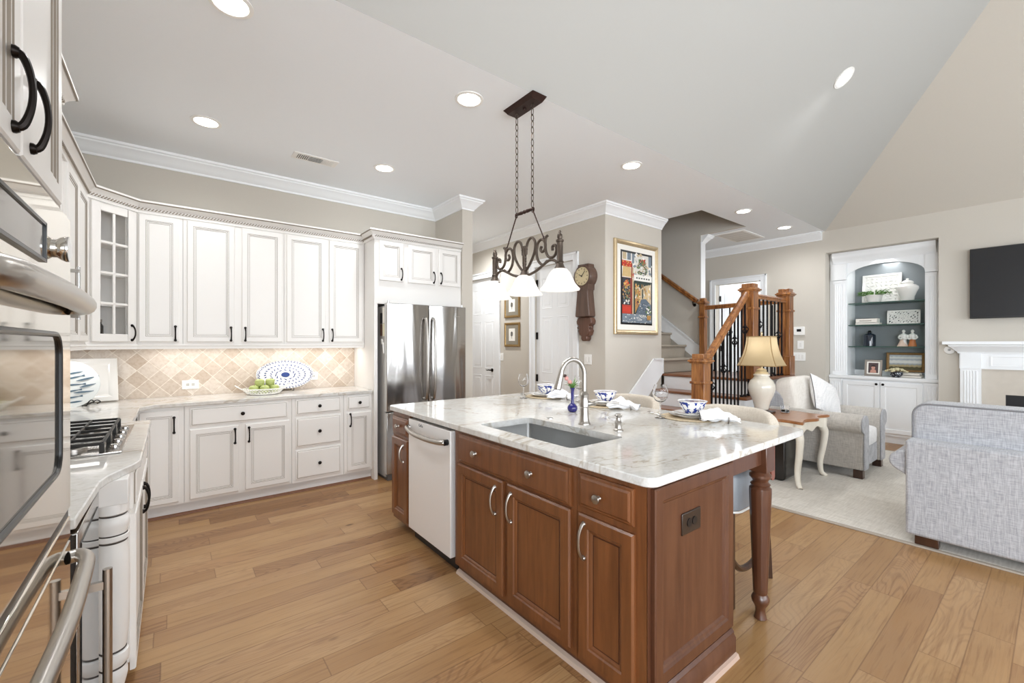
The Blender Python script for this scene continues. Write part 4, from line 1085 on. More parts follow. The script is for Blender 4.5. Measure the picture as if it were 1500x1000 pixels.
chain(PY+.085, CEIL-.07, ZB_+.012); chain(PY-.085, CEIL-.07, ZB_+.012)
m = MB(); m.lathe([(.004, -.10), (.010, -.095), (.006, -.085), (.010, -.07), (.013, -.03), (.009, -.015), (.014, 0), (.009, .015), (.013, .03), (.010, .07), (.006, .085), (.010, .095), (.004, .10)], (PX, PY, ZB_), 14, axis=(0, 1, 0)); m.build('spreader_bar', BRD, pd)
m = MB()
for s_ in (-1, 1):
    m.tube([(PX, PY+s_*.09, ZB_-.01), (PX, PY+s_*.205, 2.085)], .0045, 8)
    for zz, yy in ((ZB_-.005, .09), (2.082, .207)): m.tube([(PX, PY+s_*(yy)+.014*math.cos(i*PI/6), zz+.018*math.sin(i*PI/6)) for i in range(12)], .003, 6, closed=True)
m.build('hanger_rod', BRD, pd)
def sc(pts, r=.0095, taper=None):
    out = smooth_path([(PX, PY+p[0], p[1]) for p in pts], 7); n = len(out)
    MBS.tube(out, [r*(1 if not taper else (1-.35*abs(2*i/(n-1)-1))) for i in range(n)], 8)
MBS = MB()
for s_ in (-1, 1):
    sc([(s_*y, z) for y, z in [(0, 1.885), (.06, 1.94), (.105, 2.01), (.115, 2.075), (.085, 2.115), (.045, 2.105), (.022, 2.06), (.018, 2.01)]])            # heart
    sc([(s_*y, z) for y, z in [(.235, 1.935), (.19, 1.915), (.145, 1.95), (.128, 2.01), (.145, 2.07), (.185, 2.085), (.215, 2.055), (.212, 2.015), (.185, 2.002), (.170, 2.02), (.180, 2.04)]])     # C scroll
    sc([(s_*y, z) for y, z in [(.238, 2.10), (.222, 2.09), (.215, 2.05), (.225, 1.99), (.255, 1.955), (.30, 1.955), (.322, 1.99), (.31, 2.025), (.285, 2.02), (.285, 1.995)]])  # S scroll
    sc([(s_*y, z) for y, z in [(0, 1.865), (.06, 1.868), (.13, 1.885), (.20, 1.915), (.26, 1.935), (.315, 1.92), (.335, 1.875), (.325, 1.835), (.300, 1.835), (.305, 1.855)]])       # lower arm
MBS.build('scrollwork', BR, pd)
m = MB(); m.tube(smooth_path([(PX, PY, 1.86), (PX, PY, 1.95), (PX, PY, 2.03), (PX, PY, 2.075)], 5), [.012]*5+[.015]*5+[.011]*5+[.006], 8)
for k in range(6): m.obox((PX, PY, 1.93+.02*k), (0, 1, .5), (1, 0, 0), (0, -.5, 1), .020, .004, .005)
m.tube([(PX, PY-.03, 2.05), (PX, PY-.02, 2.035), (PX, PY, 2.05), (PX, PY+.02, 2.035), (PX, PY+.03, 2.05)], .006, 6); m.build('leaf_stem', BR, pd)
def wobs(a, z): return .028*math.sin(10*a)*max(0, min(1, (1.785-z)/.05))
for s_ in (-1, 0, 1):
    y = PY+s_*.352
    if s_:
        MB().lathe([(.020, 1.905), (.026, 1.91), (.020, 1.918), (.020, 2.035), (.025, 2.04), (.025, 2.05), (.014, 2.056), (.018, 2.068), (.016, 2.085), (.008, 2.095), (.010, 2.10), (.004, 2.112), (0, 2.113)], (PX, y, 0), 18).build('post', BR, pd)
    zt = 1.905 if s_ else 1.865; dzz = 0
    hs = MB().lathe([(.040, 1.862), (.037, 1.868), (.030, 1.88), (.022, 1.90), (.024, 1.906), (.012, 1.91)], (PX, y, 0), 20).build('shade_cap', BR, pd)
    sh = MB().lathe([(.038, 1.866), (.050, 1.858), (.066, 1.84), (.080, 1.81), (.096, 1.775), (.116, 1.748), (.128, 1.735), (.126, 1.731), (.112, 1.744), (.092, 1.772), (.077, 1.806), (.063, 1.836), (.046, 1.855), (.03, 1.86)], (PX, y, 0), 48, wob=wobs).build('glass_shade', M['shade_glass'], pd, angle=180)
    light('POINT', (PX, y, 1.77), 3.2, WARM, .04)

# ------------------------------------------------------------------ ceiling fittings
def where(x, y):
    return ''
DL = ['recessed downlight over the counter left of the ceiling vent', 'recessed downlight on the ceiling right of the ceiling vent', 'recessed downlight at the top edge near the oven tower', 'recessed downlight beside the chandelier canopy',
      'recessed downlight between chandelier and picture wall', 'recessed downlight beside the stairwell opening', 'recessed downlight in front of the hall crown, beyond the return vent', 'recessed downlight in the back hall behind the refrigerator wall']
for (x, y), lb in zip(DOWN, DL):
    t = thing('downlight', lb, 'light', (x, y, CEIL), 0, 'recessed downlights')
    MB(t).lathe([(.098, -.001), (.098, -.006), (.078, -.008), (.074, -.001)], seg=32, close=True).build('trim_ring', M['white'], t)
    MB(t).lathe([(.0, -.005), (.075, -.005), (.075, -.002), (0, -.002)], seg=32).build('lens', M['bulb'], t)
# sloped-ceiling downlight
px_, py_ = 4.89, 1.25
nv = Vector((0, -.82, -1)).normalized()
t = thing('downlight', 'tilted recessed downlight high on the sloped vault', 'light', (px_, py_, CEIL+.82*(YV-py_)))
c0 = Vector((0, 0, 0))
MB(t).lathe([(.095, .001), (.095, .007), (.076, .009), (.072, .001)], (0, 0, 0), 32, axis=nv, close=True).build('trim_ring', M['white'], t)
MB(t).lathe([(.0, .002), (.072, .002), (.072, .006), (0, .006)], (0, 0, 0), 32, axis=nv).build('lens', M['bulb'], t)
light('SPOT', (px_, py_-.06, CEIL+.82*(YV-py_)-.06), 45, NEUT, .07, spot=R(140), blend=.9)
# air registers
vt = thing('ceiling_vent', 'white supply register on the ceiling above the upper cabinets', 'vent', (1.03, 4.21, CEIL))
MB(vt).box(-.19, -.075, -.008, .19, .075, 0).build('frame', M['white'], vt, bevel=.003)
for x0, x1, mm in ((-.15, -.055, 0), (-.05, .055, 1), (.06, .15, 2)):
    m = MB(vt); m.box(x0, -.045, -.0095, x1, .045, -.008); o = m.build('core', plain('vent_core', ['6d6a66', '55524e', 'c9c5bf'][mm], .6), vt)
    m = MB(vt); nn = 6
    for k in range(nn): 
        if mm == 1: m.obox((( x0+x1)/2, -.042+.084*k/(nn-1), -.012), (1, 0, 0), (0, 1, .6), (0, -.6, 1), (x1-x0)/2, .006, .0008)
        else: m.obox((x0+(x1-x0)*(k+.5)/nn, 0, -.012), (1, 0, .7 if mm == 0 else -.7), (0, 1, 0), (-.7 if mm == 0 else .7, 0, 1), .006, .045, .0008)
    m.build('louver', M['white'], vt, smooth=False)
vr = thing('return_vent', 'wide white return grille on the hall ceiling beyond the stairs', 'vent', (6.98, 3.12, CEIL))
MB(vr).box(-.36, -.22, -.01, .36, .22, 0).build('frame', M['white'], vr, bevel=.003)
m = MB(vr)
for k in range(5): m.box(-.32+.13*k, -.18, -.0115, -.32+.13*k+.115, .18, -.0101)
m.build('slots', plain('return_slots', 'd2cec8', .7), vr)

# ------------------------------------------------------------------ on the counters
def plate_switch(name, label, X=None, Y=None, c=0, z=0, w=.075, h=.12, n=1, horiz=False):
    # wall plate facing -X (X given) or -Y (Y given)
    fr = Matrix.Translation((X, c, z)) @ Matrix.Rotation(R(-90), 4, 'Z') if X is not None else Matrix.Translation((c, Y, z))
    t = thing(name, label, 'outlet' if name == 'outlet' else 'switch', fr.translation[:], R(-90) if X is not None else 0)
    MB(t).box(-w/2, -.007, -h/2, w/2, -.0005, h/2).build('plate', M['white'], t, bevel=.002)
    for k in range(n):
        x = (k-(n-1)/2)*.046
        if name == 'outlet':
            for q in (-1, 1):
                cx, cz = (x+q*.02, 0) if horiz else (x, q*.02)
                MB(t).box(cx-.012, -.0085, cz-.012, cx+.012, -.007, cz+.012).build('socket', plain('socket_grey', 'bdbab5', .4), t)
        else: MB(t).box(x-.016, -.010, -.033, x+.016, -.007, .033).build('rocker', M['ceramic'], t, bevel=.001)
    return t
YT = YB-.012
plate_switch('outlet', 'white outlet plate on the tile between fish tray and apples', Y=YT, c=.135, z=1.015, w=.125, h=.08, n=1, horiz=True)
plate_switch('outlet', 'white outlet plate on the tile half behind the oval blue platter', Y=YT, c=1.17, z=1.045, w=.12, h=.08, n=1, horiz=True)
# white tray and fish plate
lean = R(-14)
tr = thing('serving_tray', 'large white rectangular tray leaning in the counter corner', 'tray', (-.56, 4.80, .915))
fr = Matrix.Translation((-.555, 4.80, .917)) @ Matrix.Rotation(R(9), 4, 'Z') @ Matrix.Rotation(R(-16), 4, 'X')
m = MB(tr, fr=fr); m.panel(-.23, 0, .21, .36, [(0, 0), (0, .02), (.004, .026), (.03, .018), (.055, .006), (.06, .004)]); m.build('tray', M['ceramic'], tr, angle=25)
fp = thing('fish_platter', 'round pale platter with slate-blue fish, standing before the white tray', 'platter', (-.62, 4.66, .915))
fr = Matrix.Translation((-.625, 4.655, 1.072)) @ Matrix.Rotation(R(4), 4, 'Z') @ Matrix.Rotation(R(-20), 4, 'X')
m = MB(fp, fr=fr); m.lathe([(0, .004), (.12, .004), (.185, .018), (.187, .02), (.185, .023), (.12, .010), (0, .010)], (0, 0, 0), 48, axis=(0, -1, 0)); m.build('plate', M['fishplate'], fp)
m = MB(fp, fr=fr)
rf_ = random.Random(5)
for (x, z, l) in [(-.05, .135, .11), (.045, .095, .12), (-.10, .08, .1), (.03, .055, .14), (-.08, .03, .12), (.115, .045, .13), (.03, .0, .15), (-.11, -.02, .1), (.12, -.01, .10), (.02, -.05, .13), (-.07, -.075, .12), (.10, -.06, .12), (.02, -.10, .14), (.06, -.135, .09)]:
    a = R(8+rf_.uniform(-5, 8)); d = Vector((math.cos(a), 0, math.sin(a))); n_ = Vector((-d.z, 0, d.x)); l *= .5
    rr0 = math.hypot(x, z); dep = -.0115 if rr0 < .11 else -.016
    c = Vector((x, dep, z)); P_ = []
    for t, w in ((-1, .002), (-.6, .006), (-.1, .0065), (.4, .0045), (.72, .002), (1, .008)): P_.append((t, w))
    vs_ = [c+d*(l*t)+n_*w for t, w in P_]+[c+d*(l*t)-n_*w for t, w in P_[::-1]]
    q = vs_+[p+Vector((0, -.0018, 0)) for p in vs_]; k = len(vs_)
    m.add(q, [list(range(k)), list(range(k, 2*k))]+[(i, (i+1) % k, k+(i+1) % k, k+i) for i in range(k)])
m.build('fish_decoration', M['fishblue'], fp, smooth=False)
wi = thing('plate_stand', 'dark scrolled wire stand holding the fish platter', 'stand', (-.6, 4.58, .914))
m = MB()
for s_ in (-1, 1):
    x = -.60+s_*.085
    m.tube(smooth_path([(x, 4.72, .921), (x, 4.62, .919), (x+s_*.01, 4.57, .922), (x+s_*.02, 4.545, .945), (x+s_*.035, 4.55, .962), (x+s_*.05, 4.562, .95), (x+s_*.045, 4.57, .938)], 5), .004, 8)
    m.tube(smooth_path([(x, 4.72, .921), (x, 4.76, 1.0), (x, 4.79, 1.08)], 4), .004, 8)
m.tube([(-.685, 4.715, .923), (-.515, 4.715, .923)], .004, 8)
m.tube(smooth_path([(-.53, 4.56, .92), (-.49, 4.53, .935), (-.45, 4.54, .96), (-.43, 4.56, .945), (-.45, 4.565, .93)], 5), .004, 8)
m.build('wire', M['iron'], wi)
# bowl of apples
bx_, by_ = .685, 4.675
bw = thing('fruit_basket', 'low white lattice basket holding the green apples', 'basket', (bx_, by_, .914))
m = MB(bw); m.lathe([(0, .003), (.13, .003), (.135, .006), (.13, .009), (0, .009)], seg=40)
for zz, rr0 in ((.008, .135), (.052, .178)): m.tube([(rr0*math.cos(i*PI/24), rr0*math.sin(i*PI/24)*.8, zz) for i in range(48)], .0045, 6, closed=True)
for k in range(36):
    for dd_ in (-1, 1):
        a0, a1 = k*PI/18, (k+dd_*1.6)*PI/18
        m.tube([(.135*math.cos(a0), .108*math.sin(a0), .008), (.178*math.cos(a1), .1424*math.sin(a1), .052)], .0028, 5)
for s_ in (-1, 1):
    m.tube(smooth_path([(s_*.178, -.03, .052), (s_*.225, -.02, .085), (s_*.225, .02, .085), (s_*.178, .03, .052)], 5), .005, 6)
for v in m.v: pass
m.build('lattice', M['ceramic'], bw)
def b_apple(t):
    MB(t).lathe([(0, .008), (.012, .002), (.026, .004), (.038, .022), (.042, .042), (.037, .062), (.024, .072), (.010, .070), (0, .064)], seg=24).build('flesh', M['apple'], t)
    MB(t).tube([(0, 0, .062), (.004, 0, .083)], .0015, 6).build('stem', M['brownfl'], t)
for i, (ax, ay, az, lb) in enumerate([(-.085, -.035, .926, 'at the left front of the basket'), (.0, -.06, .926, 'at the middle front of the basket'), (.085, -.03, .926, 'at the right front of the basket'), (-.035, -.01, .983, 'on top of the pile, left of the two'), (.055, .0, .983, 'on top of the pile, right of the two'), (-.05, .055, .926, 'at the back of the basket, mostly hidden'), (.05, .06, .926, 'at the back right of the basket, under the top apple')]):
    place('apple', 'green_apple', 'apple', 'green apple', b_apple, (bx_+ax, by_+ay, az), lb, 'green apples in the basket', i*1.3)
# oval blue and white platter on an easel
op = thing('oval_platter', 'oval blue and white patterned platter leaning on the tile', 'platter', (.90, 4.85, .93))
fr = Matrix.Translation((.905, 4.868, 1.072)) @ Matrix.Rotation(R(-15), 4, 'X')
m = MB(op, fr=fr); m.lathe([(0, .004), (.55, .004), (.97, .022), (1.0, .025), (.97, .029), (.55, .010), (0, .010)], (0, 0, 0), 56, axis=(0, -1, 0))
for i, v in enumerate(m.v): m.v[i] = Vector((v.x*.262, v.y, v.z*.145))
m.build('plate', M['ceramic'], op)
m = MB(op, fr=fr)
def lozenge(x, z, ang, l, w, r):
    dep = -.0115 if r < .56 else -.0115-.018*(r-.55)/.42-.0005
    d = Vector((math.cos(ang), 0, math.sin(ang))); n_ = Vector((-d.z, 0, d.x)); c = Vector((x, dep, z))
    m.add([c-d*l, c-n_*w, c+d*l, c+n_*w, c+Vector((0, -.002, 0))], [(0, 1, 4), (1, 2, 4), (2, 3, 4), (3, 0, 4), (3, 2, 1, 0)])
def E(r, a): return .262*r*math.cos(a), .145*r*math.sin(a)
def rad(a): return math.atan2(.145*math.sin(a), .262*math.cos(a))
for k in range(52):
    a = 2*PI*k/52; x, z = E(.91, a); lozenge(x, z, rad(a)+PI/4*(1 if k % 2 else -1), .017, .0045, .91)
    x, z = E(.965, a); lozenge(x, z, rad(a)+PI/2, .010, .003, .965)
for k in range(30):
    a = 2*PI*k/30; x, z = E(.70, a); lozenge(x, z, rad(a)+.35, .016, .0062, .70)
for k in range(22):
    a = 2*PI*k/22+.1; x, z = E(.50, a); lozenge(x, z, rad(a)-.7, .015, .0055, .50)
for k in range(12):
    a = 2*PI*k/12; x, z = E(.33, a); lozenge(x, z, rad(a)+1.1, .021, .0055, .33)
m.add([(.04*math.cos(2*PI*k/16), -.0125, .026*math.sin(2*PI*k/16)) for k in range(16)]+[(0, -.0135, 0)], [(k, (k+1) % 16, 16) for k in range(16)]+[list(range(16))[::-1]])
m.build('blue_motif', M['bluechina'], op, smooth=False)
ez = thing('plate_easel', 'small dark wire easel under the oval blue platter', 'stand', (.90, 4.83, .914))
m = MB()
for s_ in (-1, 1):
    x = .905+s_*.06
    m.tube(smooth_path([(x, 4.925, 1.0), (x, 4.90, .918), (x, 4.80, .918), (x, 4.775, .925), (x, 4.77, .945)], 5), .003, 6)
m.tube([(.845, 4.90, .92), (.965, 4.90, .92)], .003, 6); m.build('wire', M['iron'], ez)

# ------------------------------------------------------------------ hall wall
XW = XH
def hall_frame(label, z):
    t = thing('framed_print', label, 'picture', (XW, 5.20, z), R(-90), 'small gilt botanical prints')
    w, h = .37, .36 if False else .37
    m = MB(t); m.panel(-.185, -.185, .185, .185, [(0, .0), (0, .018), (.008, .024), (.028, .020), (.034, .012), (.036, .010)]); m.build('frame', M['gold'], t)
    MB(t).box(-.149, -.0125, -.149, .149, -.010, .149).build('mat', plain('taupe_mat', '8d8576', .8), t)
    MB(t).box(-.075, -.0145, -.095, .075, -.0125, .095).build('paper', M['paper'], t)
    b = MB(t); 
    for k in range(9):
        a = k*2*PI/9; b.tube([(0, -.0155, .01), (.028*math.cos(a), -.0155, .012+.036*math.sin(a))], [.004, .007], 6)
    b.tube([(0, -.0155, .0), (.004, -.0155, -.06)], .003, 6); b.build('botanical', plain('ink_grey', '6f6c66', .8), t)
    return t
hall_frame('small gilt botanical print, the upper of the two between the hall doors', 1.97)
hall_frame('small gilt botanical print, the lower of the two between the hall doors', 1.525)
plate_switch('light_switch', 'single white switch below the small gilt prints', X=XW, c=5.47, z=1.18)
plate_switch('light_switch', 'double white switch plate on the wall below the carved clock', X=XW, c=3.672, z=1.192, w=.12, h=.125, n=2)
# carved wall clock
ckk = thing('wall_clock', 'carved dark wooden tall wall clock beside the picture wall', 'clock', (XW, 3.665, 1.42), R(-90))
CW = M['clockw']
m = MB(ckk); m.prism([(-.11, .30), (.11, .30), (.115, .32), (.085, .60), (.09, .64), (-.09, .64), (-.085, .60), (-.115, .32)], 'y', -.12, 0); m.build('case', CW, ckk, bevel=.008)
m = MB(ckk); m.lathe([(.145, 0), (.145, .10), (.135, .125), (.12, .13), (.115, .12), (0, .12)], (0, 0, .80), 36, axis=(0, -1, 0)); m.prism([(-.10, .85), (.10, .85), (.085, .95), (-.085, .95)], 'y', -.10, 0); m.prism([(-.095, .63), (.095, .63), (.10, .70), (-.10, .70)], 'y', -.125, 0); hd_ = m.build('hood', CW, ckk)
MB(ckk).lathe([(.114, .0), (.114, .004), (0, .004)], (0, -.1215, .80), 36, axis=(0, -1, 0)).build('dial', plain('dial_cream', 'cdbd98', .6, var=.1, vs=20), ckk)
m = MB(ckk)
for k in range(12): a = k*PI/6; m.bar((.082*math.sin(a), -.1265, .80+.082*math.cos(a)), (.10*math.sin(a), -.1265, .80+.10*math.cos(a)), .007, .002, up=(0, 1, 0))
m.bar((0, -.128, .80), (-.045, -.128, .845-.02), .007, .003, up=(0, 1, 0)); m.bar((0, -.129, .80), (.055, -.129, .86), .007, .003, up=(0, 1, 0)); m.ball((0, -.128, .80), .010); m.build('hand', M['black'], ckk)
m = MB(ckk)
bot = [(-.10, .295), (.10, .295), (.125, .25), (.12, .21), (.085, .19), (.085, .15), (.10, .13), (.075, .075), (.045, .06), (.05, .03), (.03, .0), (-.03, .0), (-.05, .03), (-.045, .06), (-.075, .075), (-.10, .13), (-.085, .15), (-.085, .19), (-.12, .21), (-.125, .25)]
m.prism(bot, 'y', -.09, 0); m.build('bracket', make_cherry('carved_bracket_wood', '4a2f24', '6b4838', .45), ckk, bevel=.012)
for s_ in (-1, 1): MB(ckk).ball((s_*.10, -.07, .17), .02, .02, .014, 12, 8).build('peg', CW, ckk)
# big framed street print (wall at Y 3.4)
pf = thing('framed_picture', 'large framed street-scene print with white mat on the picture wall', 'picture', (4.71, YA, 2.095))
x0, x1, z0, z1 = 4.25, 5.165, 1.505, 2.685
m = MB(); m.panel(x0, z0, x1, z1, [(0, 0), (0, .025), (.01, .034), (.03, .036), (.045, .028), (.055, .018), (.06, .012)], y=YA); m.build('frame', M['goldpale'], pf, angle=25)
MB().box(x0+.058, YA-.014, z0+.058, x1-.058, YA-.010, z1-.058).build('mat', M['paper'], pf)
ax0, ax1, az0, az1 = x0+.125, x1-.125, z0+.125, z1-.125
MB().box(ax0, YA-.0165, az0, ax1, YA-.014, az1).build('inner_border', M['black'], pf)
AM = [plain('art_%d' % i, c, .6, var=v, vs=s) for i, (c, v, s) in enumerate([('d9d5cc', .15, 30), ('c63a26', .2, 30), ('d9b467', .3, 60), ('2f3037', .6, 50), ('5d6a78', .35, 70), ('7b8792', .4, 90), ('b98a4e', .5, 50), ('2e3d38', .4, 40), ('6f8a5a', .6, 80), ('e8e6e0', .1, 20), ('8d3a2c', .3, 40), ('c9b592', .3, 30)])]
aw, ah = ax1-ax0-.05, az1-az0-.05; bx0, bz0 = ax0+.025, az0+.025; yy = YA-.0165
art = MB(); lay = [0]
def A(poly, mi):
    lay[0] += 1; y = yy-.00002*lay[0]
    pts_ = [(bx0+aw*p[0], bz0+ah*p[1]) for p in poly]; art.prism(pts_, 'y', y, yy+.0004, mi)
def AR(u0, v0, u1, v1, mi): A([(u0, v0), (u1, v0), (u1, v1), (u0, v1)], mi)
ra = random.Random(21)
def dabs(n, u0, v0, u1, v1, cols, w, h, jit=.5):
    for _ in range(n):
        u, v = ra.uniform(u0, u1), ra.uniform(v0, v1); ww, hh = w*ra.uniform(1-jit, 1+jit), h*ra.uniform(1-jit, 1+jit); a = ra.uniform(-.4, .4)
        A([(u-ww, v-hh*a), (u, v-hh), (u+ww, v+hh*a), (u, v+hh)], ra.choice(cols))
AR(0, 0, 1, 1, 9); AR(.32, .60, 1, 1, 0); dabs(26, .34, .66, 1, 1, [9, 0, 11, 5], .05, .03)
AR(.33, .86, .40, 1, 5); AR(.90, .84, 1, 1, 5); AR(.02, .90, .14, 1, 11); AR(.17, .90, .29, 1, 5)
AR(.0, .80, .31, .885, 1); dabs(12, .02, .81, .29, .88, [10, 2], .02, .012)
A([(0, .655), (.31, .655), (.285, .80), (.03, .80)], 2)
for k in range(6): A([(.0+.052*k, .655), (.026+.052*k, .655), (.045+.044*k, .80), (.03+.043*k, .80)], 11)
AR(.0, .12, .335, .645, 10); AR(.0, .255, .27, .64, 3); dabs(70, .02, .30, .25, .62, [2, 6, 10, 8, 11, 4], .018, .014); dabs(14, .02, .265, .25, .32, [9, 4, 0], .022, .014); dabs(8, .08, .52, .2, .6, [1, 2, 6], .025, .018)
AR(.01, .13, .29, .245, 1); AR(.02, .145, .28, .15, 10); AR(.02, .23, .28, .235, 10); AR(.305, .13, .335, .86, 10)
AR(.335, .08, .375, .80, 11); AR(.375, .09, .405, .60, 7); dabs(8, .33, .62, .40, .72, [1, 0], .02, .02)
AR(.405, .10, .985, .60, 7); A([(.43, .14), (.43, .57), (.62, .49), (.62, .33)], 6); dabs(40, .43, .28, .60, .52, [10, 11, 3, 2, 6, 8, 0], .02, .02); dabs(6, .44, .5, .55, .57, [1, 2, 6], .03, .014)
A([(.62, .33), (.62, .50), (.72, .54), (.80, .56), (.98, .58), (.98, .28), (.80, .36)], 11); dabs(36, .66, .36, .97, .56, [6, 2, 11, 9, 7], .014, .035); AR(.66, .36, .70, .50, 7)
A([(.42, .09), (.985, .09), (.985, .27), (.80, .36), (.64, .35)], 4); dabs(80, .48, .10, .95, .30, [5, 4, 0, 3], .018, .006)
AR(0, 0, 1, .125, 5); dabs(110, .02, .0, .98, .12, [4, 0, 5, 9], .022, .006)
AR(.40, .60, .99, .615, 7); AR(.38, .615, 1, .70, 9)
for k in range(6): AR(.45+.085*k, .645, .50+.085*k, .665, 7)
for k in range(80):
    a = ra.uniform(0, 2*PI); r_ = ra.uniform(.10, .185); u, v = .67+r_*math.cos(a), .795+.55*r_*math.sin(a)
    A([(u-.018, v), (u, v-.010), (u+.018, v), (u, v+.010)], ra.choice([8, 8, 7, 11, 5]))
dabs(34, .56, .86, .78, .94, [1, 8, 1, 10, 8], .022, .012); dabs(10, .62, .74, .74, .84, [9, 11], .02, .012)
dabs(26, .80, .10, .97, .25, [8, 8, 9, 7], .022, .014); A([(.84, .05), (.95, .05), (.97, .115), (.82, .115)], 6)
art.build('print', AM, pf, smooth=False)

# ------------------------------------------------------------------ stairs
SW = M['tread']; TR = M['trim']
stc = thing('staircase', 'white-risered wooden staircase turning into carpeted steps', 'stairs', (4.8, 2.8, 0))
RISE = .196; NX = [4.26, 4.515, 4.77, 5.025, 5.28]
y0s, y1s = 2.20, YA-.026
for k, x in enumerate(NX):
    z = RISE*(k+1)
    if k < 4: MB().box(x, y0s-.03, z-.032, NX[k+1]+.02, y1s, z).build('tread', SW, stc, bevel=.008)
    MB().box(x+.025, y0s+.005, z-RISE+.0, x+.04, y1s, z-.032).build('riser', TR, stc, smooth=False)
m = MB(); poly = [(NX[0]+.03, 0)]
for k, x in enumerate(NX): poly += [(x+.03, RISE*(k+1)-.033)] if k == 0 else [(x+.03, RISE*k-.033), (x+.03, RISE*(k+1)-.033)]
poly += [(6.44, RISE*5-.033), (6.44, 0)]
m.prism([(x, z) for x, z in poly], 'y', y0s, y0s+.02); m.build('side_panel', TR, stc, smooth=False)
MB().box(NX[4], y0s-.03, RISE*5-.032, 6.445, YA-.001, RISE*5).build('landing', SW, stc, bevel=.008)
m = MB(); m.prism([(4.15, .02), (5.28, .98), (5.28, 1.178), (5.072, 1.178), (4.15, .42), (4.15, .02)][:5], 'y', YA-.022, YA-.001); m.bar((4.15, YA-.024, .43), (5.068, YA-.024, 1.183), .02, .02); m.bar((5.06, YA-.024, 1.18), (5.285, YA-.024, 1.18), .02, .02); m.box(5.281, YA-.03, .98, 5.292, YA+.12, 1.19); struct('trim_stair_skirt', m, TR, smooth=False)
stu = thing('carpeted_staircase', 'carpeted upper steps climbing behind the picture wall', 'stairs', (5.9, 3.46, .98))
for k in range(9):
    z = RISE*(6+k); y = 3.455+.258*k
    m = MB(); m.box(XA1+.001, y, z-RISE, 6.44, y+.02, z-.02); m.build('carpet_riser', M['carpet'], stu)
    m = MB(); m.box(XA1+.001, y-.028, z-.035, 6.44, y+.258, z); m.build('carpet_tread', M['carpet'], stu, bevel=.014, seg=3)
m = MB(); s0 = [(3.475, 1.10), (3.475, 1.355), (5.8, 1.355+.76*2.325), (5.8, 1.10+.76*2.325)]; m.prism(s0, 'x', 6.425, 6.449); m.prism([(3.475, 1.33), (3.475, 1.355), (5.8, 1.355+.76*2.325), (5.8, 1.33+.76*2.325)], 'x', 6.415, 6.449); m.build('far_skirt', TR, stu, smooth=False)
# railing
rl = thing('stair_railing', 'oak stair railing with newel posts and black iron balusters', 'railing', (4.9, 2.25, 0))
OK = M['oak']
def newel(x, y, z0, z1, w, capw):
    m = MB(); h = w/2
    m.box(x-h, y-h, z0, x+h, y+h, z1-.06)
    def ring(s, a, b): m.box(x-h-s, y-h-s, a, x+h+s, y+h+s, b)
    ring(.012, z0, z0+.25 if z0 > .5 and w > .1 else z0+.02); ring(.012, z1-.30, z1-.275); ring(.014, z1-.095, z1-.08); ring(.026, z1-.08, z1-.06); ring(.012, z1-.06, z1-.045); ring(-.004, z1-.045, z1)
    return m.build('newel_post', OK, rl, bevel=.005)
RY = 2.255
newel(4.20, RY, 0, 1.285, .135, .18)
MB().box(4.12, RY-.08, .45, 4.28, RY+.08, .47).build('newel_band', OK, rl, bevel=.004)
newel(5.30, RY, .98, 2.085, .14, .18); newel(6.36, RY, .98, 2.105, .14, .18); newel(6.37, 3.385, .98, 2.08, .085, .12)
RP = [(-.030, -.030), (.030, -.030), (.034, -.012), (.026, -.004), (.033, .010), (.030, .024), (.016, .032), (-.016, .032), (-.030, .024), (-.033, .010), (-.026, -.004), (-.034, -.012)]
def rail(a, b):
    a, b = Vector(a), Vector(b); d = (b-a).normalized(); s = d.cross(Vector((0, 0, 1))).normalized(); u = s.cross(d)
    m = MB(); n = len(RP); m.add([a+s*p+u*q for p, q in RP]+[b+s*p+u*q for p, q in RP], [list(range(n))[::-1], list(range(n, 2*n))]+[(i, (i+1) % n, n+(i+1) % n, n+i) for i in range(n)])
    return m.build('handrail', OK, rl, angle=30)
rail((4.262, RY, 1.19), (5.238, RY, 1.985)); rail((5.365, RY, 1.95), (6.295, RY, 1.95)); rail((6.37, 2.32, 1.95), (6.37, 3.345, 1.93))
BK = plain('wrought_iron', '16161a', .45, .6)
def baluster(x, y, z0, z1, basket=None):
    m = MB(); m.box(x-.0075, y-.0075, z0, x+.0075, y+.0075, z1); m.box(x-.014, y-.014, z0, x+.014, y+.014, z0+.022)
    if basket:
        zc = basket
        for k in range(4):
            pts_ = []
            for i in range(9):
                t = i/8; a = k*PI/2+t*PI*1.1; r_ = .036*math.sin(PI*t); pts_.append((x+r_*math.cos(a), y+r_*math.sin(a), zc-.055+.11*t))
            m.tube(pts_, .0052, 5)
        for s_ in (-1, 1): m.ball((x, y, zc+s_*.06), .013, .013, .010, 10, 6)
    m.build('baluster', BK, rl, angle=30)
zr = lambda x: 1.19+(x-4.262)*(1.985-1.19)/.976-.04
k = 0
for i in range(4):
    for f in (.07, .155, .24):
        x = NX[i]+f
        if x < 4.29: continue
        baluster(x, RY, RISE*(i+1), zr(x), {1: .95, 4: 1.12, 7: 1.42, 10: 1.55}.get(k)); k += 1
for i in range(8): baluster(5.45+.112*i, RY, RISE*5, 1.925, 1.50 if i in (6,) else (1.62 if i == 1 else None))
for i in range(8): baluster(6.37, 2.42+.113*i, RISE*5, 1.91, 1.55 if i in (5,) else None)
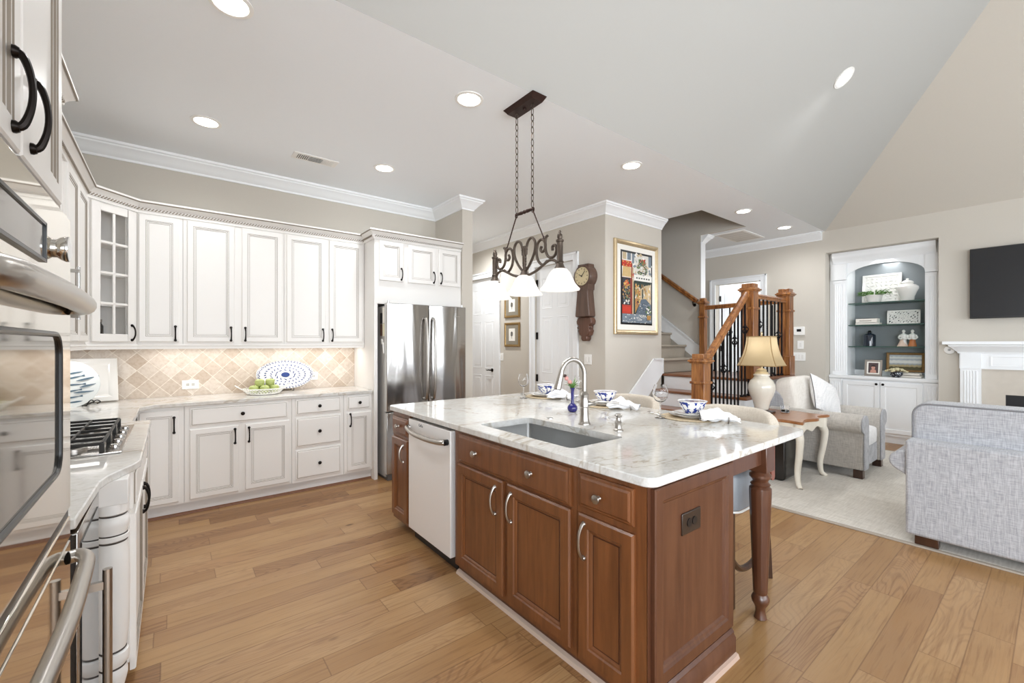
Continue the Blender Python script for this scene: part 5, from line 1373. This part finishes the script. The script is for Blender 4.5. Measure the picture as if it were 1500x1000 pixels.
# wall-mounted handrail on the far stair wall
wh_ = thing('wall_handrail', 'oak handrail mounted on the far wall of the carpeted stairs', 'handrail', (6.41, 3.55, 2.05))
a, b = Vector((6.395, 3.50, 2.045)), Vector((6.395, 5.6, 2.045+2.1*.756)); d = (b-a).normalized(); s = d.cross(Vector((0, 0, 1))).normalized(); u = s.cross(d)
m = MB(); n = len(RP); m.add([a+s*p+u*q for p, q in RP]+[b+s*p+u*q for p, q in RP], [list(range(n))[::-1], list(range(n, 2*n))]+[(i, (i+1) % n, n+(i+1) % n, n+i) for i in range(n)]); m.build('rail', OK, wh_, angle=30)
for t in (.03, .5): 
    p = a.lerp(b, t); MB().tube(smooth_path([(p.x, p.y, p.z-.03), (p.x, p.y, p.z-.09), (6.44, p.y, p.z-.10)], 4), .008, 8).lathe([(.025, 0), (.025, .006), (.01, .012)], (6.449, p.y, p.z-.10), 14, axis=(-1, 0, 0)).build('bracket', M['bronze'], wh_)
# controls on the great-room wall
th = thing('thermostat', 'white wall thermostat with dark screen beyond the railing', 'thermostat', (XR, 2.535, 1.585), R(-90))
MB(th).box(-.075, -.025, -.065, .075, -.0005, .065).build('case', M['white'], th, bevel=.006); MB(th).box(-.03, -.027, -.01, .03, -.025, .03).build('screen', M['black'], th)
plate_switch('light_switch', 'single white switch under the thermostat', X=XR, c=2.52, z=1.37, w=.085, h=.13)
plate_switch('light_switch', 'triple white switch plate, lowest under the thermostat', X=XR, c=2.535, z=1.185, w=.165, h=.13, n=3)

# ------------------------------------------------------------------ great room: bookcase niche
TR = M['trim']
bc = thing('bookcase', 'white built-in bookcase with arched top and glass shelves in the wall niche', 'bookcase', (7.87, 2.195, 0), R(-90))
BWD = 1.215
FR = W(bc)
m = MB(bc); m.box(.003, 0, 0.10, BWD-.003, .47, .878); m.box(.02, .03, 0, BWD-.02, .45, .10); m.build('base', TR, bc, smooth=False)
m = MB(bc); m.box(0.003, -.035, .88, BWD-.003, .47, .920); m.box(.003, -.022, .868, BWD-.003, 0, .88); m.build('counter', TR, bc, bevel=.004)
def pilaster(x0, x1, z0, z1, y):
    m = MB(bc); m.box(x0, y-.018, z0, x1, y, z1); n = 5; w = (x1-x0)-.03
    for k in range(n):
        xc = x0+.015+w*(k+.5)/n; m.tube([(xc, y-.018, z0+.06), (xc, y-.018, z1-.05)], w/n*.36, 8)
    m.box(x0-.006, y-.026, z0, x1+.006, y, z0+.05); m.box(x0-.006, y-.026, z1-.03, x1+.006, y, z1)
    m.build('pilaster', TR, bc)
pilaster(.012, .155, .11, .866, 0); pilaster(1.06, 1.203, .11, .866, 0)
FRb = FR
for x0, x1, kx in ((.172, .600, .567), (.606, 1.045, .640)):
    m = MB(bc); m.panel(x0, .14, x1, .845, [(0, 0), (0, .016), (.004, .02), (.055, .02), (.060, .012), (.075, .012), (.10, .018)]); d = m.build('door', TR, bc, angle=20)
    knob(d, kx, .815, M['bronze'], r=.017)
cx0, cx1 = .216, 1.062
pilaster(.047, cx0-.012, .922, 2.33, .03); pilaster(cx1+.012, 1.175, .922, 2.33, .03)
m = MB(bc); m.box(.003, .03, .92, cx0, .05, 2.742); m.box(cx1, .03, .92, BWD-.003, .05, 2.742)
arch = [(cx0, 2.742), (cx0, 2.36)]
for i in range(17):
    t = PI-PI*i/16; arch.append(((cx0+cx1)/2+(cx1-cx0)/2*math.cos(t), 2.36+.175*max(0, math.sin(t))**.95))
arch += [(cx1, 2.742)]
m.prism([p for i, p in enumerate(arch) if i == 0 or (abs(p[0]-arch[i-1][0])+abs(p[1]-arch[i-1][1])) > 1e-4], 'y', .025, .05); m.build('face_frame', TR, bc, smooth=False)
m = MB(bc); m.sweep([(0, .0), (.010, 0), (.016, .02), (.05, .06), (.07, .08), (.075, .10), (.075, .155), (0, .155)], [(.045, .025, 2.585), (1.175, .025, 2.585)]); m.box(.025, -.005, 2.34, cx0-.004, .028, 2.58); m.box(cx1+.004, -.005, 2.34, 1.195, .028, 2.58); m.build('cornice', TR, bc)
m = MB(bc); m.box(cx0-.02, .05, .92, cx0, .44, 2.62).box(cx1, .05, .92, cx1+.02, .44, 2.62).box(cx0-.02, .05, 2.6, cx1+.02, .44, 2.62); m.build('side_lining', TR, bc, smooth=False)
MB(bc).box(cx0, .43, .99, cx1, .445, 2.60).build('back_panel', M['slate'], bc, smooth=False)
MB(bc).box(cx0, .415, .92, cx1, .43, .99).build('back_plinth', TR, bc, smooth=False)
SH = [1.985, 1.664, 1.349]
for z in SH:
    g_ = MB(bc).box(cx0, .085, z-.012, cx1, .428, z).build('shelf', M['shelfglass'], bc, smooth=False)
    MB(bc).box(cx0, .079, z-.0125, cx1, .0845, z+.0005).build('edge', M['shelfedge'], g_, smooth=False)
MB(bc).lathe([(.035, 0), (.035, .012), (0, .012)], (.64, .22, 2.587), 18).build('puck_light', M['bulb'], bc)
light('AREA', (8.10, 1.555, 2.57), 2.4, NEUT, .6, .2)

def on_shelf(name, label, cat, y, x, z, rz=0, group=None): return thing(name, label, cat, (x, y, z), R(-90)+rz, group)
t = on_shelf('relief_panel', 'large white framed relief panel leaning on the top glass shelf', 'panel', 1.652, 8.235, SH[0]+.001)
fr = W(t) @ Matrix.Rotation(R(-6), 4, 'X')
m = MB(t, fr=fr); m.panel(-.226, 0, .226, .43, [(0, 0), (0, .02), (.004, .025), (.03, .025), (.036, .014), (.05, .012)]); m.build('frame', M['ceramic'], t)
m = MB(t, fr=fr)
for k in range(7):
    for j in range(7):
        x, z = -.16+.053*k, .06+.052*j; a = math.atan2(z-.215, x)+(.6 if (k+j) % 2 else -.6)
        m.cushion((x, -.013, z), .022, .008, .009, p=.9, n=5, rot=Euler((0, -a, 0)))
m.build('relief', M['ceramic'], t, angle=180)
t = on_shelf('potted_fern', 'small green fern in a white pot before the relief panel', 'plant', 1.70, 8.07, SH[0]+.001)
MB(t).lathe([(.06, 0), (.075, .01), (.098, .10), (.104, .105), (.100, .11), (.09, .10), (.0, .09)], seg=28).build('pot', M['ceramic'], t)
m = MB(t); rr2 = random.Random(3)
for k in range(46):
    a = rr2.uniform(0, 2*PI); l = rr2.uniform(.07, .17); h = rr2.uniform(.02, .075); b0 = Vector((.06*math.cos(a), .05*math.sin(a), .10)); dd_ = Vector((math.cos(a), math.sin(a)*.6, 0))
    pts_ = [b0, b0+dd_*l*.5+Vector((0, 0, h)), b0+dd_*l+Vector((0, 0, h*.4-.01))]
    m.tube(smooth_path(pts_, 3), [.003, .007, .009, .009, .008, .006, .002], 5, flat=.3)
    for q in (.4, .65, .85):
        c = b0+dd_*l*q+Vector((0, 0, h*.9)); m.ball(c, .014, .010, .004, 6, 4)
m.build('fronds', M['green'], t)
t = on_shelf('ginger_jar', 'white lidded ginger jar at the right end of the top glass shelf', 'jar', 1.345, 8.12, SH[0]+.001)
MB(t).lathe([(.07, 0), (.075, .01), (.078, .06), (.10, .12), (.122, .17), (.120, .20), (.095, .225), (.065, .238), (.062, .25)], seg=36).build('jar', M['ceramic'], t)
MB(t).lathe([(.068, .25), (.072, .256), (.062, .275), (.035, .29), (.014, .296), (.012, .30), (.018, .312), (.008, .32), (0, .321)], seg=30).build('lid', M['ceramic'], t)
bk_w = plain('book_cover_white', 'e6e1d8', .6); bk_d = plain('book_cover_dark', '4a3b30', .6)
def book(label, y, x, z, w, h, d, grp, cov=bk_w):
    t = on_shelf('book', label, 'book', y, x, z, 0, grp)
    MB(t).box(-w/2+.004, -d/2+.004, .003, w/2-.002, d/2-.004, h-.003).build('pages', M['paper'], t)
    m = MB(t); m.box(-w/2, -d/2, 0, w/2, d/2, .003).box(-w/2, -d/2, h-.003, w/2, d/2, h).box(-w/2, -d/2, 0, w/2, -d/2+.003, h); m.build('cover', cov, t); return t
book('pale book lying under a thicker book on the second glass shelf', 1.765, 8.08, SH[1]+.001, .27, .028, .19, 'books on the second shelf')
b2 = book('thick white book with faint printed spine on top of a thinner one', 1.775, 8.08, SH[1]+.0295, .245, .062, .18, 'books on the second shelf')
MB(b2).box(-.08, -.0915, .022, .06, -.0901, .036).build('spine_print', plain('faint_print', 'aaa39a', .7), b2)
# pierced carved panel
t = on_shelf('carved_panel', 'white pierced carved panel with dark openings on the second glass shelf', 'panel', 1.395, 8.17, SH[1]+.001)
fr = W(t) @ Matrix.Rotation(R(-5), 4, 'X')
MB(t, fr=fr).box(-.172, .0, .006, .172, .008, .194).build('backing', plain('carved_dark', '55565a', .7), t)
m = MB(t, fr=fr)
m.box(-.178, -.014, 0, .178, .004, .020).box(-.178, -.014, .18, .178, .004, .20).box(-.178, -.014, 0, -.156, .004, .20).box(.156, -.014, 0, .178, .004, .20)
for k in range(-5, 6):
    for s_ in (-1, 1):
        pts_ = [(.058*k*.6-.075*s_+.15*s_*t_+.012*math.sin(6*t_+k), -.006, .015+.17*t_) for t_ in (0, .25, .5, .75, 1)]
        m.tube([p for p in smooth_path(pts_, 3) if abs(p.x) < .165], .0085, 6) if sum(abs(p.x) < .165 for p in smooth_path(pts_, 3)) > 2 else None
for x in (-.10, 0, .10):
    m.tube([(x+.036*math.cos(i*PI/8), -.008, .10+.05*math.sin(i*PI/8)) for i in range(16)], .009, 6, closed=True)
m.build('fretwork', M['ceramic'], t)
t = on_shelf('dark_bottle', 'squat dark blue glass bottle with stopper on the third glass shelf', 'bottle', 1.76, 8.10, SH[2]+.001)
MB(t).lathe([(.068, 0), (.074, .006), (.075, .15), (.070, .17), (.045, .185), (.024, .19), (.022, .205)], seg=32).build('bottle', plain('dark_blue_glass', '1b2532', .06, coat=.5), t)
MB(t).lathe([(.034, .205), (.036, .212), (.020, .216), (.016, .232), (0, .234)], seg=20).build('stopper', M['glassblk'], t)
# two small figurines
def figurine(label, y, robe, trail):
    t = on_shelf('figurine', label, 'figurine', y, 8.12, SH[2]+.001, 0, 'figurines on the third shelf')
    m = MB(t); m.lathe([(.045, 0), (.043, .02), (.030, .08), (.032, .12), (.042, .15), (.040, .165), (.020, .18), (.012, .186), (.012, .195)], seg=20, sy=.75)
    m.ball((0, 0, .212), .020, .020, .024, 14, 10)
    for s_ in (-1, 1): m.tube(smooth_path([(s_*.036, 0, .16), (s_*.050, -.012, .125), (s_*.030, -.034, .105), (s_*.005, -.038, .11)], 4), [.011]*13, 8)
    m.build('body', M['ceramic'], t)
    m = MB(t); m.lathe([(.047+trail, 0), (.044+trail*.5, .02), (.0315, .078), (.0335, .10)], (trail*-.6, 0, 0), 20, sy=.76); m.build('robe', robe, t); return t
figurine('white figurine in a pale draped robe, left of the pair', 1.385, plain('blush_robe', 'd8bfae', .5), .018)
figurine('white figurine in an orange-brown robe, right of the pair', 1.292, plain('orange_robe', 'b97242', .5), 0)
# counter items of the bookcase
t = on_shelf('portrait_photo', 'silver frame with a portrait photo on the bookcase counter', 'picture', 1.69, 7.965, .9215)
fr = W(t) @ Matrix.Rotation(R(-9), 4, 'X')
m = MB(t, fr=fr); m.panel(-.10, 0, .10, .235, [(0, 0), (0, .012), (.004, .016), (.022, .016), (.027, .010), (.03, .008)]); m.build('frame', M['nickel'], t)
MB(t, fr=fr).box(-.072, -.0095, .028, .072, -.0082, .207).build('mat', M['paper'], t)
m = MB(t, fr=fr); m.box(-.056, -.0108, .044, .056, -.0096, .19, 0)
m.prism([(-.036, .046), (.036, .046), (.030, .085), (.012, .098), (-.012, .098), (-.030, .085)], 'y', -.0114, -.0109, 1); m.prism([(.022*math.cos(i*PI/8), .122+.03*math.sin(i*PI/8)) for i in range(16)], 'y', -.0117, -.0112, 1); m.prism([(.028*math.cos(i*PI/8), .135+.024*math.sin(i*PI/8)) for i in range(9)], 'y', -.0121, -.0118, 2)
m.build('photo', [plain('photo_backdrop', '4a3a3c', .5), plain('photo_skin', 'c08f7e', .5), plain('photo_hair', '2a1d1a', .5)], t, smooth=False)
MB(t, fr=fr).bar((0, .0, .16), (0, .06, .024), .05, .003).build('easel_back', M['bronze'], t)
book('white book, lower of two on the bookcase counter', 1.325, 8.03, .9215, .29, .030, .20, 'books on the bookcase counter')
book('white book, upper of two under the landscape painting', 1.33, 8.03, .953, .275, .032, .19, 'books on the bookcase counter')
t = on_shelf('landscape_painting', 'gilt framed cloudy landscape painting leaning at the back of the bookcase', 'picture', 1.375, 8.15, .9865)
fr = W(t) @ Matrix.Rotation(R(-6), 4, 'X')
m = MB(t, fr=fr); m.panel(-.205, 0, .205, .275, [(0, 0), (0, .014), (.006, .020), (.02, .018), (.03, .010), (.034, .006)]); m.build('frame', plain('antique_gilt', '84653a', .45, .4, var=.4, vs=50), t)
m = MB(t, fr=fr)
def band(zs0, zs1, mi, dep):
    n = 14; lo = [(-.172+.344*i/n, zs0) for i in range(n+1)]; hi = [(-.172+.344*i/n, zs1+.006*math.sin(3*i+mi)) for i in range(n+1)][::-1]
    m.prism(lo+hi, 'y', -.0065-dep-.0003, -.0065-dep, mi)
m.box(-.172, -.0068, .033, .172, -.0060, .243, 0)
band(.125, .165, 1, .0004); band(.19, .215, 1, .0004); band(.10, .118, 2, .0008); band(.07, .102, 3, .0012); band(.034, .075, 4, .0016)
m.build('canvas', [plain('cloud_grey', 'b4b9c0', .7, var=.25, vs=25), plain('cloud_white', 'd9d8d4', .7, var=.1, vs=25), plain('far_water', '9aa0a3', .7), plain('dune', 'b3a27c', .7, var=.3, vs=50), plain('marsh', '5c5436', .7, var=.6, vs=60)], t, smooth=False)
t = on_shelf('flower_bowl', 'navy patterned bowl filled with cream blossoms on the bookcase counter', 'bowl', 1.425, 7.905, .9215)
MB(t).lathe([(.038, 0), (.042, .004), (.066, .03), (.072, .055), (.064, .078), (.058, .08)], seg=32).build('bowl', M['darkbowl'], t)
m = MB(t); rr2 = random.Random(9)
for k in range(60):
    a = rr2.uniform(0, 2*PI); r_ = .10*math.sqrt(rr2.random()); m.ball((r_*math.cos(a)*1.15, r_*math.sin(a)*.8, .085+.035*(1-(r_/.10)**2)+rr2.uniform(-.006, .006)), .016, .016, .011, 7, 5)
m.build('blossoms', plain('cream_blossom', 'd8cfaa', .8, var=.2, vs=60), t)

# ------------------------------------------------------------------ TV and fireplace
tv = thing('television', 'wall-mounted black flat television above the white mantel', 'television', (7.63, -.03, 2.11), R(-90))
MB(tv).box(-.725, -.02, -.42, .725, .02, .42).build('panel', plain('tv_case', '17181a', .35), tv, bevel=.004)
MB(tv).box(-.715, -.0215, -.40, .715, -.02, .41).build('screen', plain('tv_screen', '26272a', .22), tv)
MB(tv).box(-.15, .02, -.12, .15, .069, .12).build('wall_bracket', M['black'], tv); MB(tv).box(-.06, -.018, -.445, -.02, .0, -.42).build('sensor', M['black'], tv)
mt = thing('fireplace_mantel', 'white fireplace mantel with fluted pilaster and paneled frieze', 'mantel', (7.62, -.15, 0), R(-90))
# local x = -.15 - Y ; left end Y .88 -> x -1.03
m = MB(mt); m.sweep([(0, 1.27), (.012, 1.27), (.018, 1.29), (.03, 1.30), (.06, 1.335), (.085, 1.355), (.09, 1.375), (.135, 1.38), (.135, 1.416), (0, 1.416)], [(-.935, .078), (-.935, 0), (.935, 0), (.935, .078)]); m.box(-.935, 0, 1.27, .935, .078, 1.416); m.build('shelf', TR, mt, angle=20)
m = MB(mt); m.box(-.935, .0, 1.085, .935, .078, 1.27); m.build('frieze', TR, mt, smooth=False)
m = MB(mt); m.panel(-.68, 1.115, .68, 1.245, [(0, .0), (0, .006), (.012, .006), (.018, .001), (.03, .001)], y=-.0005); m.build('frieze_panel', TR, mt)
for x0, x1 in ((-.925, -.75), (.75, .925)):
    m = MB(mt); m.box(x0, -.02, 0, x1, .078, 1.27); m.box(x0-.008, -.03, 0, x1+.008, .078, .14); m.box(x0-.004, -.028, 1.085, x1+.004, .0, 1.10)
    for k in range(5): xc = x0+.025+(x1-x0-.05)*(k+.5)/5; m.tube([(xc, -.02, .18), (xc, -.02, 1.06)], .010, 8)
    m.build('pilaster', TR, mt)
fs_ = thing('fireplace', 'fireplace with beige stone surround and dark firebox under the mantel', 'fireplace', (7.66, -.15, 0), R(-90))
m = MB(fs_); m.box(-.75, -.0, 0, -.56, .038, 1.085).box(.56, 0, 0, .75, .038, 1.085).box(-.56, 0, .79, .56, .038, 1.085); m.build('surround', plain('beige_stone', 'cdc5ba', .4, var=.08, vs=15), fs_, smooth=False)
MB(fs_).box(-.56, .012, .0, .56, .038, .79).build('firebox', plain('firebox_black', '17161a', .5), fs_)
dt = thing('wall_sensor', 'small round white sensor on the wall beside the mantel', 'sensor', (XR, .878, 1.31), R(-90))
MB(dt).lathe([(.05, 0), (.052, .008), (.048, .022), (.035, .028), (0, .03)], seg=28, axis=(0, -1, 0)).build('case', M['white'], dt); MB(dt).lathe([(.014, .029), (.012, .033), (0, .033)], seg=14, axis=(0, -1, 0)).build('button', plain('sensor_grey', 'a4a4a2', .4), dt)

# ------------------------------------------------------------------ rug, armchair, side table, lamp, sofa
rg = thing('area_rug', 'large cream area rug under the living-room seating', 'rug', (5.6, -.1, 0))
MB().box(4.035, -2.4, .0005, 7.25, 2.1, .013).build('pile', M['rug'], rg, smooth=False)
m = MB()
for b_ in ((4.0, -2.435, 4.035, 2.135), (7.25, -2.435, 7.285, 2.135), (4.035, -2.435, 7.25, -2.4), (4.035, 2.1, 7.25, 2.135)): m.box(b_[0], b_[1], .0005, b_[2], b_[3], .012)
m.build('binding', M['rugedge'], rg, bevel=.003)
RZ = .0135
ac = thing('armchair', 'light grey rolled-arm armchair facing the sofa side, beside the stairs', 'armchair', (5.9, 1.72, RZ))
LW, LG = M['linen_warm'], M['linen_grey']
MB().box(5.51, 1.27, .095, 6.29, 2.14, .31).build('base', LG, ac, bevel=.02, seg=3)
for x0, s_ in ((5.45, -1), (6.35, 1)):
    xi = x0-s_*.205
    prof = [(xi, .10)] + [(xi, .50)] + [(x0-s_*.085+.120*math.cos(a)*s_, .558+.105*math.sin(a)) for a in [PI*k/12 for k in range(12, -3, -1)]] + [(x0-s_*.05, .47), (x0-s_*.045, .10)]
    m = MB(); m.prism(prof, 'y', 1.245, 2.12); m.build('arm', LW, ac, bevel=.012, seg=2, angle=60)
    m = MB(); m.prism([(p[0]*.97+.03*(x0-s_*.1), p[1]*.99+.003) for p in prof], 'y', 1.230, 1.246); m.build('arm_front', LG, ac, bevel=.006)
MB().cushion((5.9, 1.60, .39), .262, .345, .095, p=.25, crown=.012).build('seat_cushion', M['pillow_white'], ac, angle=180)
m = MB(); m.prism([(1.93, .30), (2.14, .12), (2.15, .80), (2.10, .85), (2.02, .84), (1.96, .76)], 'x', 5.52, 6.28); m.build('back', LG, ac, bevel=.03, seg=3)
MB().cushion((5.87, 1.955, .755), .35, .115, .245, p=.38, crown=0.0, rot=Euler((R(-10), 0, 0))).build('back_cushion', M['pillow_beige'], ac, angle=180)
for x, y in ((5.54, 1.29), (6.26, 1.29), (5.52, 2.08), (6.28, 2.08)): MB().prism([(x-.04, y-.04), (x+.04, y-.04), (x+.04, y+.04), (x-.04, y+.04)], 'z', RZ, .10).build('foot', M['walnut'], ac, bevel=.004)
tp_ = thing('throw_pillow', 'pale grey-white throw pillow propped in the armchair', 'pillow', (5.97, 1.74, .5))
MB().pillow((5.99, 1.71, .765), .225, .085, .225, rot=Euler((R(-24), R(24), R(-18)))).build('cover', M['pillow_white'], tp_, angle=180)
# side table
TX0, TX1, TY0, TY1, TZ = 4.64, 5.395, 1.50, 2.10, .650
stb = thing('side_table', 'cream cabriole-leg side table with scalloped wooden top', 'table', ((TX0+TX1)/2, (TY0+TY1)/2, RZ))
def scal(ins):
    P_ = []
    def side(a, b, out, n=24):
        a, b = Vector(a), Vector(b)
        for i in range(n):
            t = i/n; w = .018*math.cos(2*PI*2*t)-.018 + (.012*math.exp(-((t-.5)/.12)**2))
            p = a.lerp(b, t)+Vector(out)*w; P_.append((p.x, p.y))
    x0, x1, y0, y1 = TX0+ins, TX1-ins, TY0+ins, TY1-ins
    side((x0, y0), (x1, y0), (0, -1)); side((x1, y0), (x1, y1), (1, 0)); side((x1, y1), (x0, y1), (0, 1)); side((x0, y1), (x0, y0), (-1, 0)); return P_
m = MB(); m.prism(scal(0), 'z', TZ-.026, TZ-.006); m.prism(scal(.008), 'z', TZ-.006, TZ); m.build('top', M['tabletop'], stb, bevel=.004)
CREAM = plain('cream_paint', 'e4ddcf', .5, var=.12, vs=12)
def apron(axis, c, a0, a1):
    P_ = [(a0, TZ-.027), (a0, TZ-.15)]
    for i in range(1, 24):
        t = i/24; P_.append((a0+(a1-a0)*t, TZ-.15+.055*math.sin(PI*t)**.6-.045*math.exp(-((t-.5)/.10)**2)+.006*math.cos(8*PI*t)))
    P_ += [(a1, TZ-.15), (a1, TZ-.027)]
    m = MB(); m.prism(P_ if axis == 'y' else P_, axis, c-.009, c+.009); m.build('apron', CREAM, stb, smooth=False)
apron('y', TY0+.05, TX0+.06, TX1-.06); apron('y', TY1-.05, TX0+.06, TX1-.06); apron('x', TX0+.05, TY0+.06, TY1-.06); apron('x', TX1-.05, TY0+.06, TY1-.06)
for sx_, sy_, X_, Y_ in ((-1, -1, TX0+.05, TY0+.05), (1, -1, TX1-.05, TY0+.05), (-1, 1, TX0+.05, TY1-.05), (1, 1, TX1-.05, TY1-.05)):
    d = Vector((sx_, sy_, 0)).normalized()
    pts_ = [Vector((X_, Y_, TZ-.027)), Vector((X_, Y_, TZ-.12)), Vector((X_, Y_, TZ-.18))+d*.022, Vector((X_, Y_, .33))+d*.008, Vector((X_, Y_, .17))-d*.022, Vector((X_, Y_, .06))-d*.012, Vector((X_, Y_, RZ+.012))+d*.02, Vector((X_, Y_, RZ))+d*.03]
    p = smooth_path(pts_, 5); n = len(p); rs = [.042-.022*min(1, i/(n*.8)) for i in range(n)]; rs[-1] = .024; rs[-3] = .024
    lg_ = MB().tube(p, rs, 10)
    for q in lg_.v: q.z = max(q.z, RZ)
    lg_.build('leg', CREAM, stb)
# lamp
lx, ly = 4.95, 1.985
lm = thing('table_lamp', 'ivory crackle urn table lamp with pleated tan bell shade', 'lamp', (lx, ly, TZ+.0005))
MB(lm).box(-.10, -.10, 0, .10, .10, .022).lathe([(.088, .022), (.07, .035), (.06, .04)], seg=30).build('plinth', M['walnut'], lm, bevel=.004)
MB(lm).lathe([(.062, .04), (.068, .05), (.072, .08), (.085, .13), (.115, .20), (.130, .26), (.128, .30), (.108, .345), (.078, .375), (.070, .39), (.078, .40), (.078, .412), (.066, .42)], seg=40).build('urn', plain('crackle_ivory', 'ddd8cc', .15, var=.08, vs=90, coat=.4), lm)
MB(lm).lathe([(.066, .42), (.060, .435), (.045, .445), (.050, .46), (.030, .47), (.012, .48), (.010, .62), (.016, .63)], seg=24).build('neck', plain('gilt_white', 'cfbf9c', .3, .3), lm)
sh = MB(lm); prof = [(0, .190), (.02, .183), (.06, .166), (.11, .149), (.17, .134), (.23, .124), (.305, .117)]
vs_ = []; segs = 32
for (zz, hw) in prof:
    for k in range(segs):
        a = 2*PI*k/segs+PI/4; c_, s_ = math.cos(a), math.sin(a); r_ = hw/max(abs(c_), abs(s_)); r_ = min(r_, hw*1.30); vs_.append((r_*c_, r_*s_, .508+zz))
fs = [(i*segs+k, i*segs+(k+1) % segs, (i+1)*segs+(k+1) % segs, (i+1)*segs+k) for i in range(len(prof)-1) for k in range(segs)]
sh.add(vs_, fs); sho = sh.build('shade', M['shade'], lm, angle=20, recalc=True)
tm = MB(lm)
for zz, hw in ((.508, .191), (.813, .118)):
    tm.tube([((min(hw/max(abs(math.cos(a)), abs(math.sin(a))), hw*1.3))*math.cos(a), (min(hw/max(abs(math.cos(a)), abs(math.sin(a))), hw*1.3))*math.sin(a), zz) for a in [2*PI*k/segs+PI/4 for k in range(segs)]], .005, 6, closed=True)
for k in range(4):
    for dlt in (-.16, .16):
        a = PI/4+k*PI/2+dlt; pts_ = []
        for (zz, hw) in prof:
            r_ = min(hw/max(abs(math.cos(a)), abs(math.sin(a))), hw*1.3)+.001; pts_.append((r_*math.cos(a), r_*math.sin(a), .508+zz))
        if dlt > 0: tm.tube(pts_, .004, 6)
tm.build('trim', plain('shade_braid', '9a7f55', .7), sho)
MB(lm).lathe([(.008, .63), (.004, .80), (.008, .83), (.012, .845), (.006, .865), (0, .866)], seg=14).build('finial', M['goldpale'], lm)
light('POINT', (lx, ly, TZ+.70), 1.3, (1, .95, .87), .04)
cg = thing('candle_glass', 'small clear glass candle holder on the wooden side table', 'candle', (5.19, 1.845, TZ+.0005))
MB(cg).lathe([(0, .002), (.040, .002), (.042, .006), (.043, .075), (.0405, .075), (.0395, .010), (0, .008)], seg=28).build('holder', M['glass'], cg); MB(cg).lathe([(0, .009), (.038, .009), (.038, .032), (0, .032)], seg=24).build('wax', M['paper'], cg)
bx = thing('subwoofer', 'dark glossy rounded box on the rug under the side table', 'speaker', (4.99, 1.88, RZ))
m = MB(); m.prism([(a_, b_) for a_, b_ in rrect(1.70, RZ, 2.06, .44, .05, 6)], 'x', 4.79, 5.16); m.build('case', plain('dark_gloss', '2a2725', .18, .2), bx, bevel=.02, seg=3)
# sofa seen from behind
sf = thing('sofa', 'grey linen sofa seen from behind at the right edge', 'sofa', (4.5, -.5, RZ))
Y0, Y1 = .675, -1.9
MB().box(4.0, Y1, .075, 4.20, Y0, .725).build('back', LG, sf, bevel=.018, seg=3)
MB().box(4.20, Y1, .10, 4.92, Y0-.03, .32).build('base', LG, sf, bevel=.02, seg=3)
for k, (ya, yb) in enumerate(((Y0-.005, -.62), (-.63, Y1))):
    c = MB(); c.prism(rrect(yb+.004, .47, ya-.004, .975, .09, 8), 'x', 4.135, 4.40); co = c.build('back_cushion', LG, sf, bevel=.03, seg=4, angle=60)
    hw, hh = (ya-yb)/2*.985, .235
    pts_ = [(4.142, y, z) for y, z in rrect(yb+.012, .478, ya-.012, .967, .085, 8)]
    MB().tube(pts_, .006, 6, closed=True).build('piping', plain('piping_grey', '77777a', .8), co)
    MB().cushion((4.58, (ya+yb)/2, .40), .34, (ya-yb)/2-.005 if k else (ya-yb)/2-.09, .10, p=.25, crown=.01).build('seat_cushion', LG, sf, angle=180)
for yc, s_ in ((Y0, 1), (Y1, -1)):
    prof = [(yc-s_*.19, .10), (yc-s_*.19, .48)]+[(yc-s_*.03+.125*math.cos(a)*s_, .565+.085*math.sin(a)) for a in [PI*k/12 for k in range(12, -4, -1)]]+[(yc-s_*.002, .47), (yc-s_*.002, .10)]
    m = MB(); m.prism([(p[0], p[1]) for p in prof], 'x', 4.03, 4.96); m.build('arm', M['pillow_white'] if False else LG, sf, bevel=.012, angle=60)
for x, y in ((4.06, .57), (4.88, .57), (4.06, -1.8), (4.88, -1.8)): MB().prism([(x-.035, y-.06), (x+.035, y-.06), (x+.035, y+.06), (x-.035, y+.06)], 'z', RZ, .08).build('foot', M['walnut'], sf, bevel=.004)
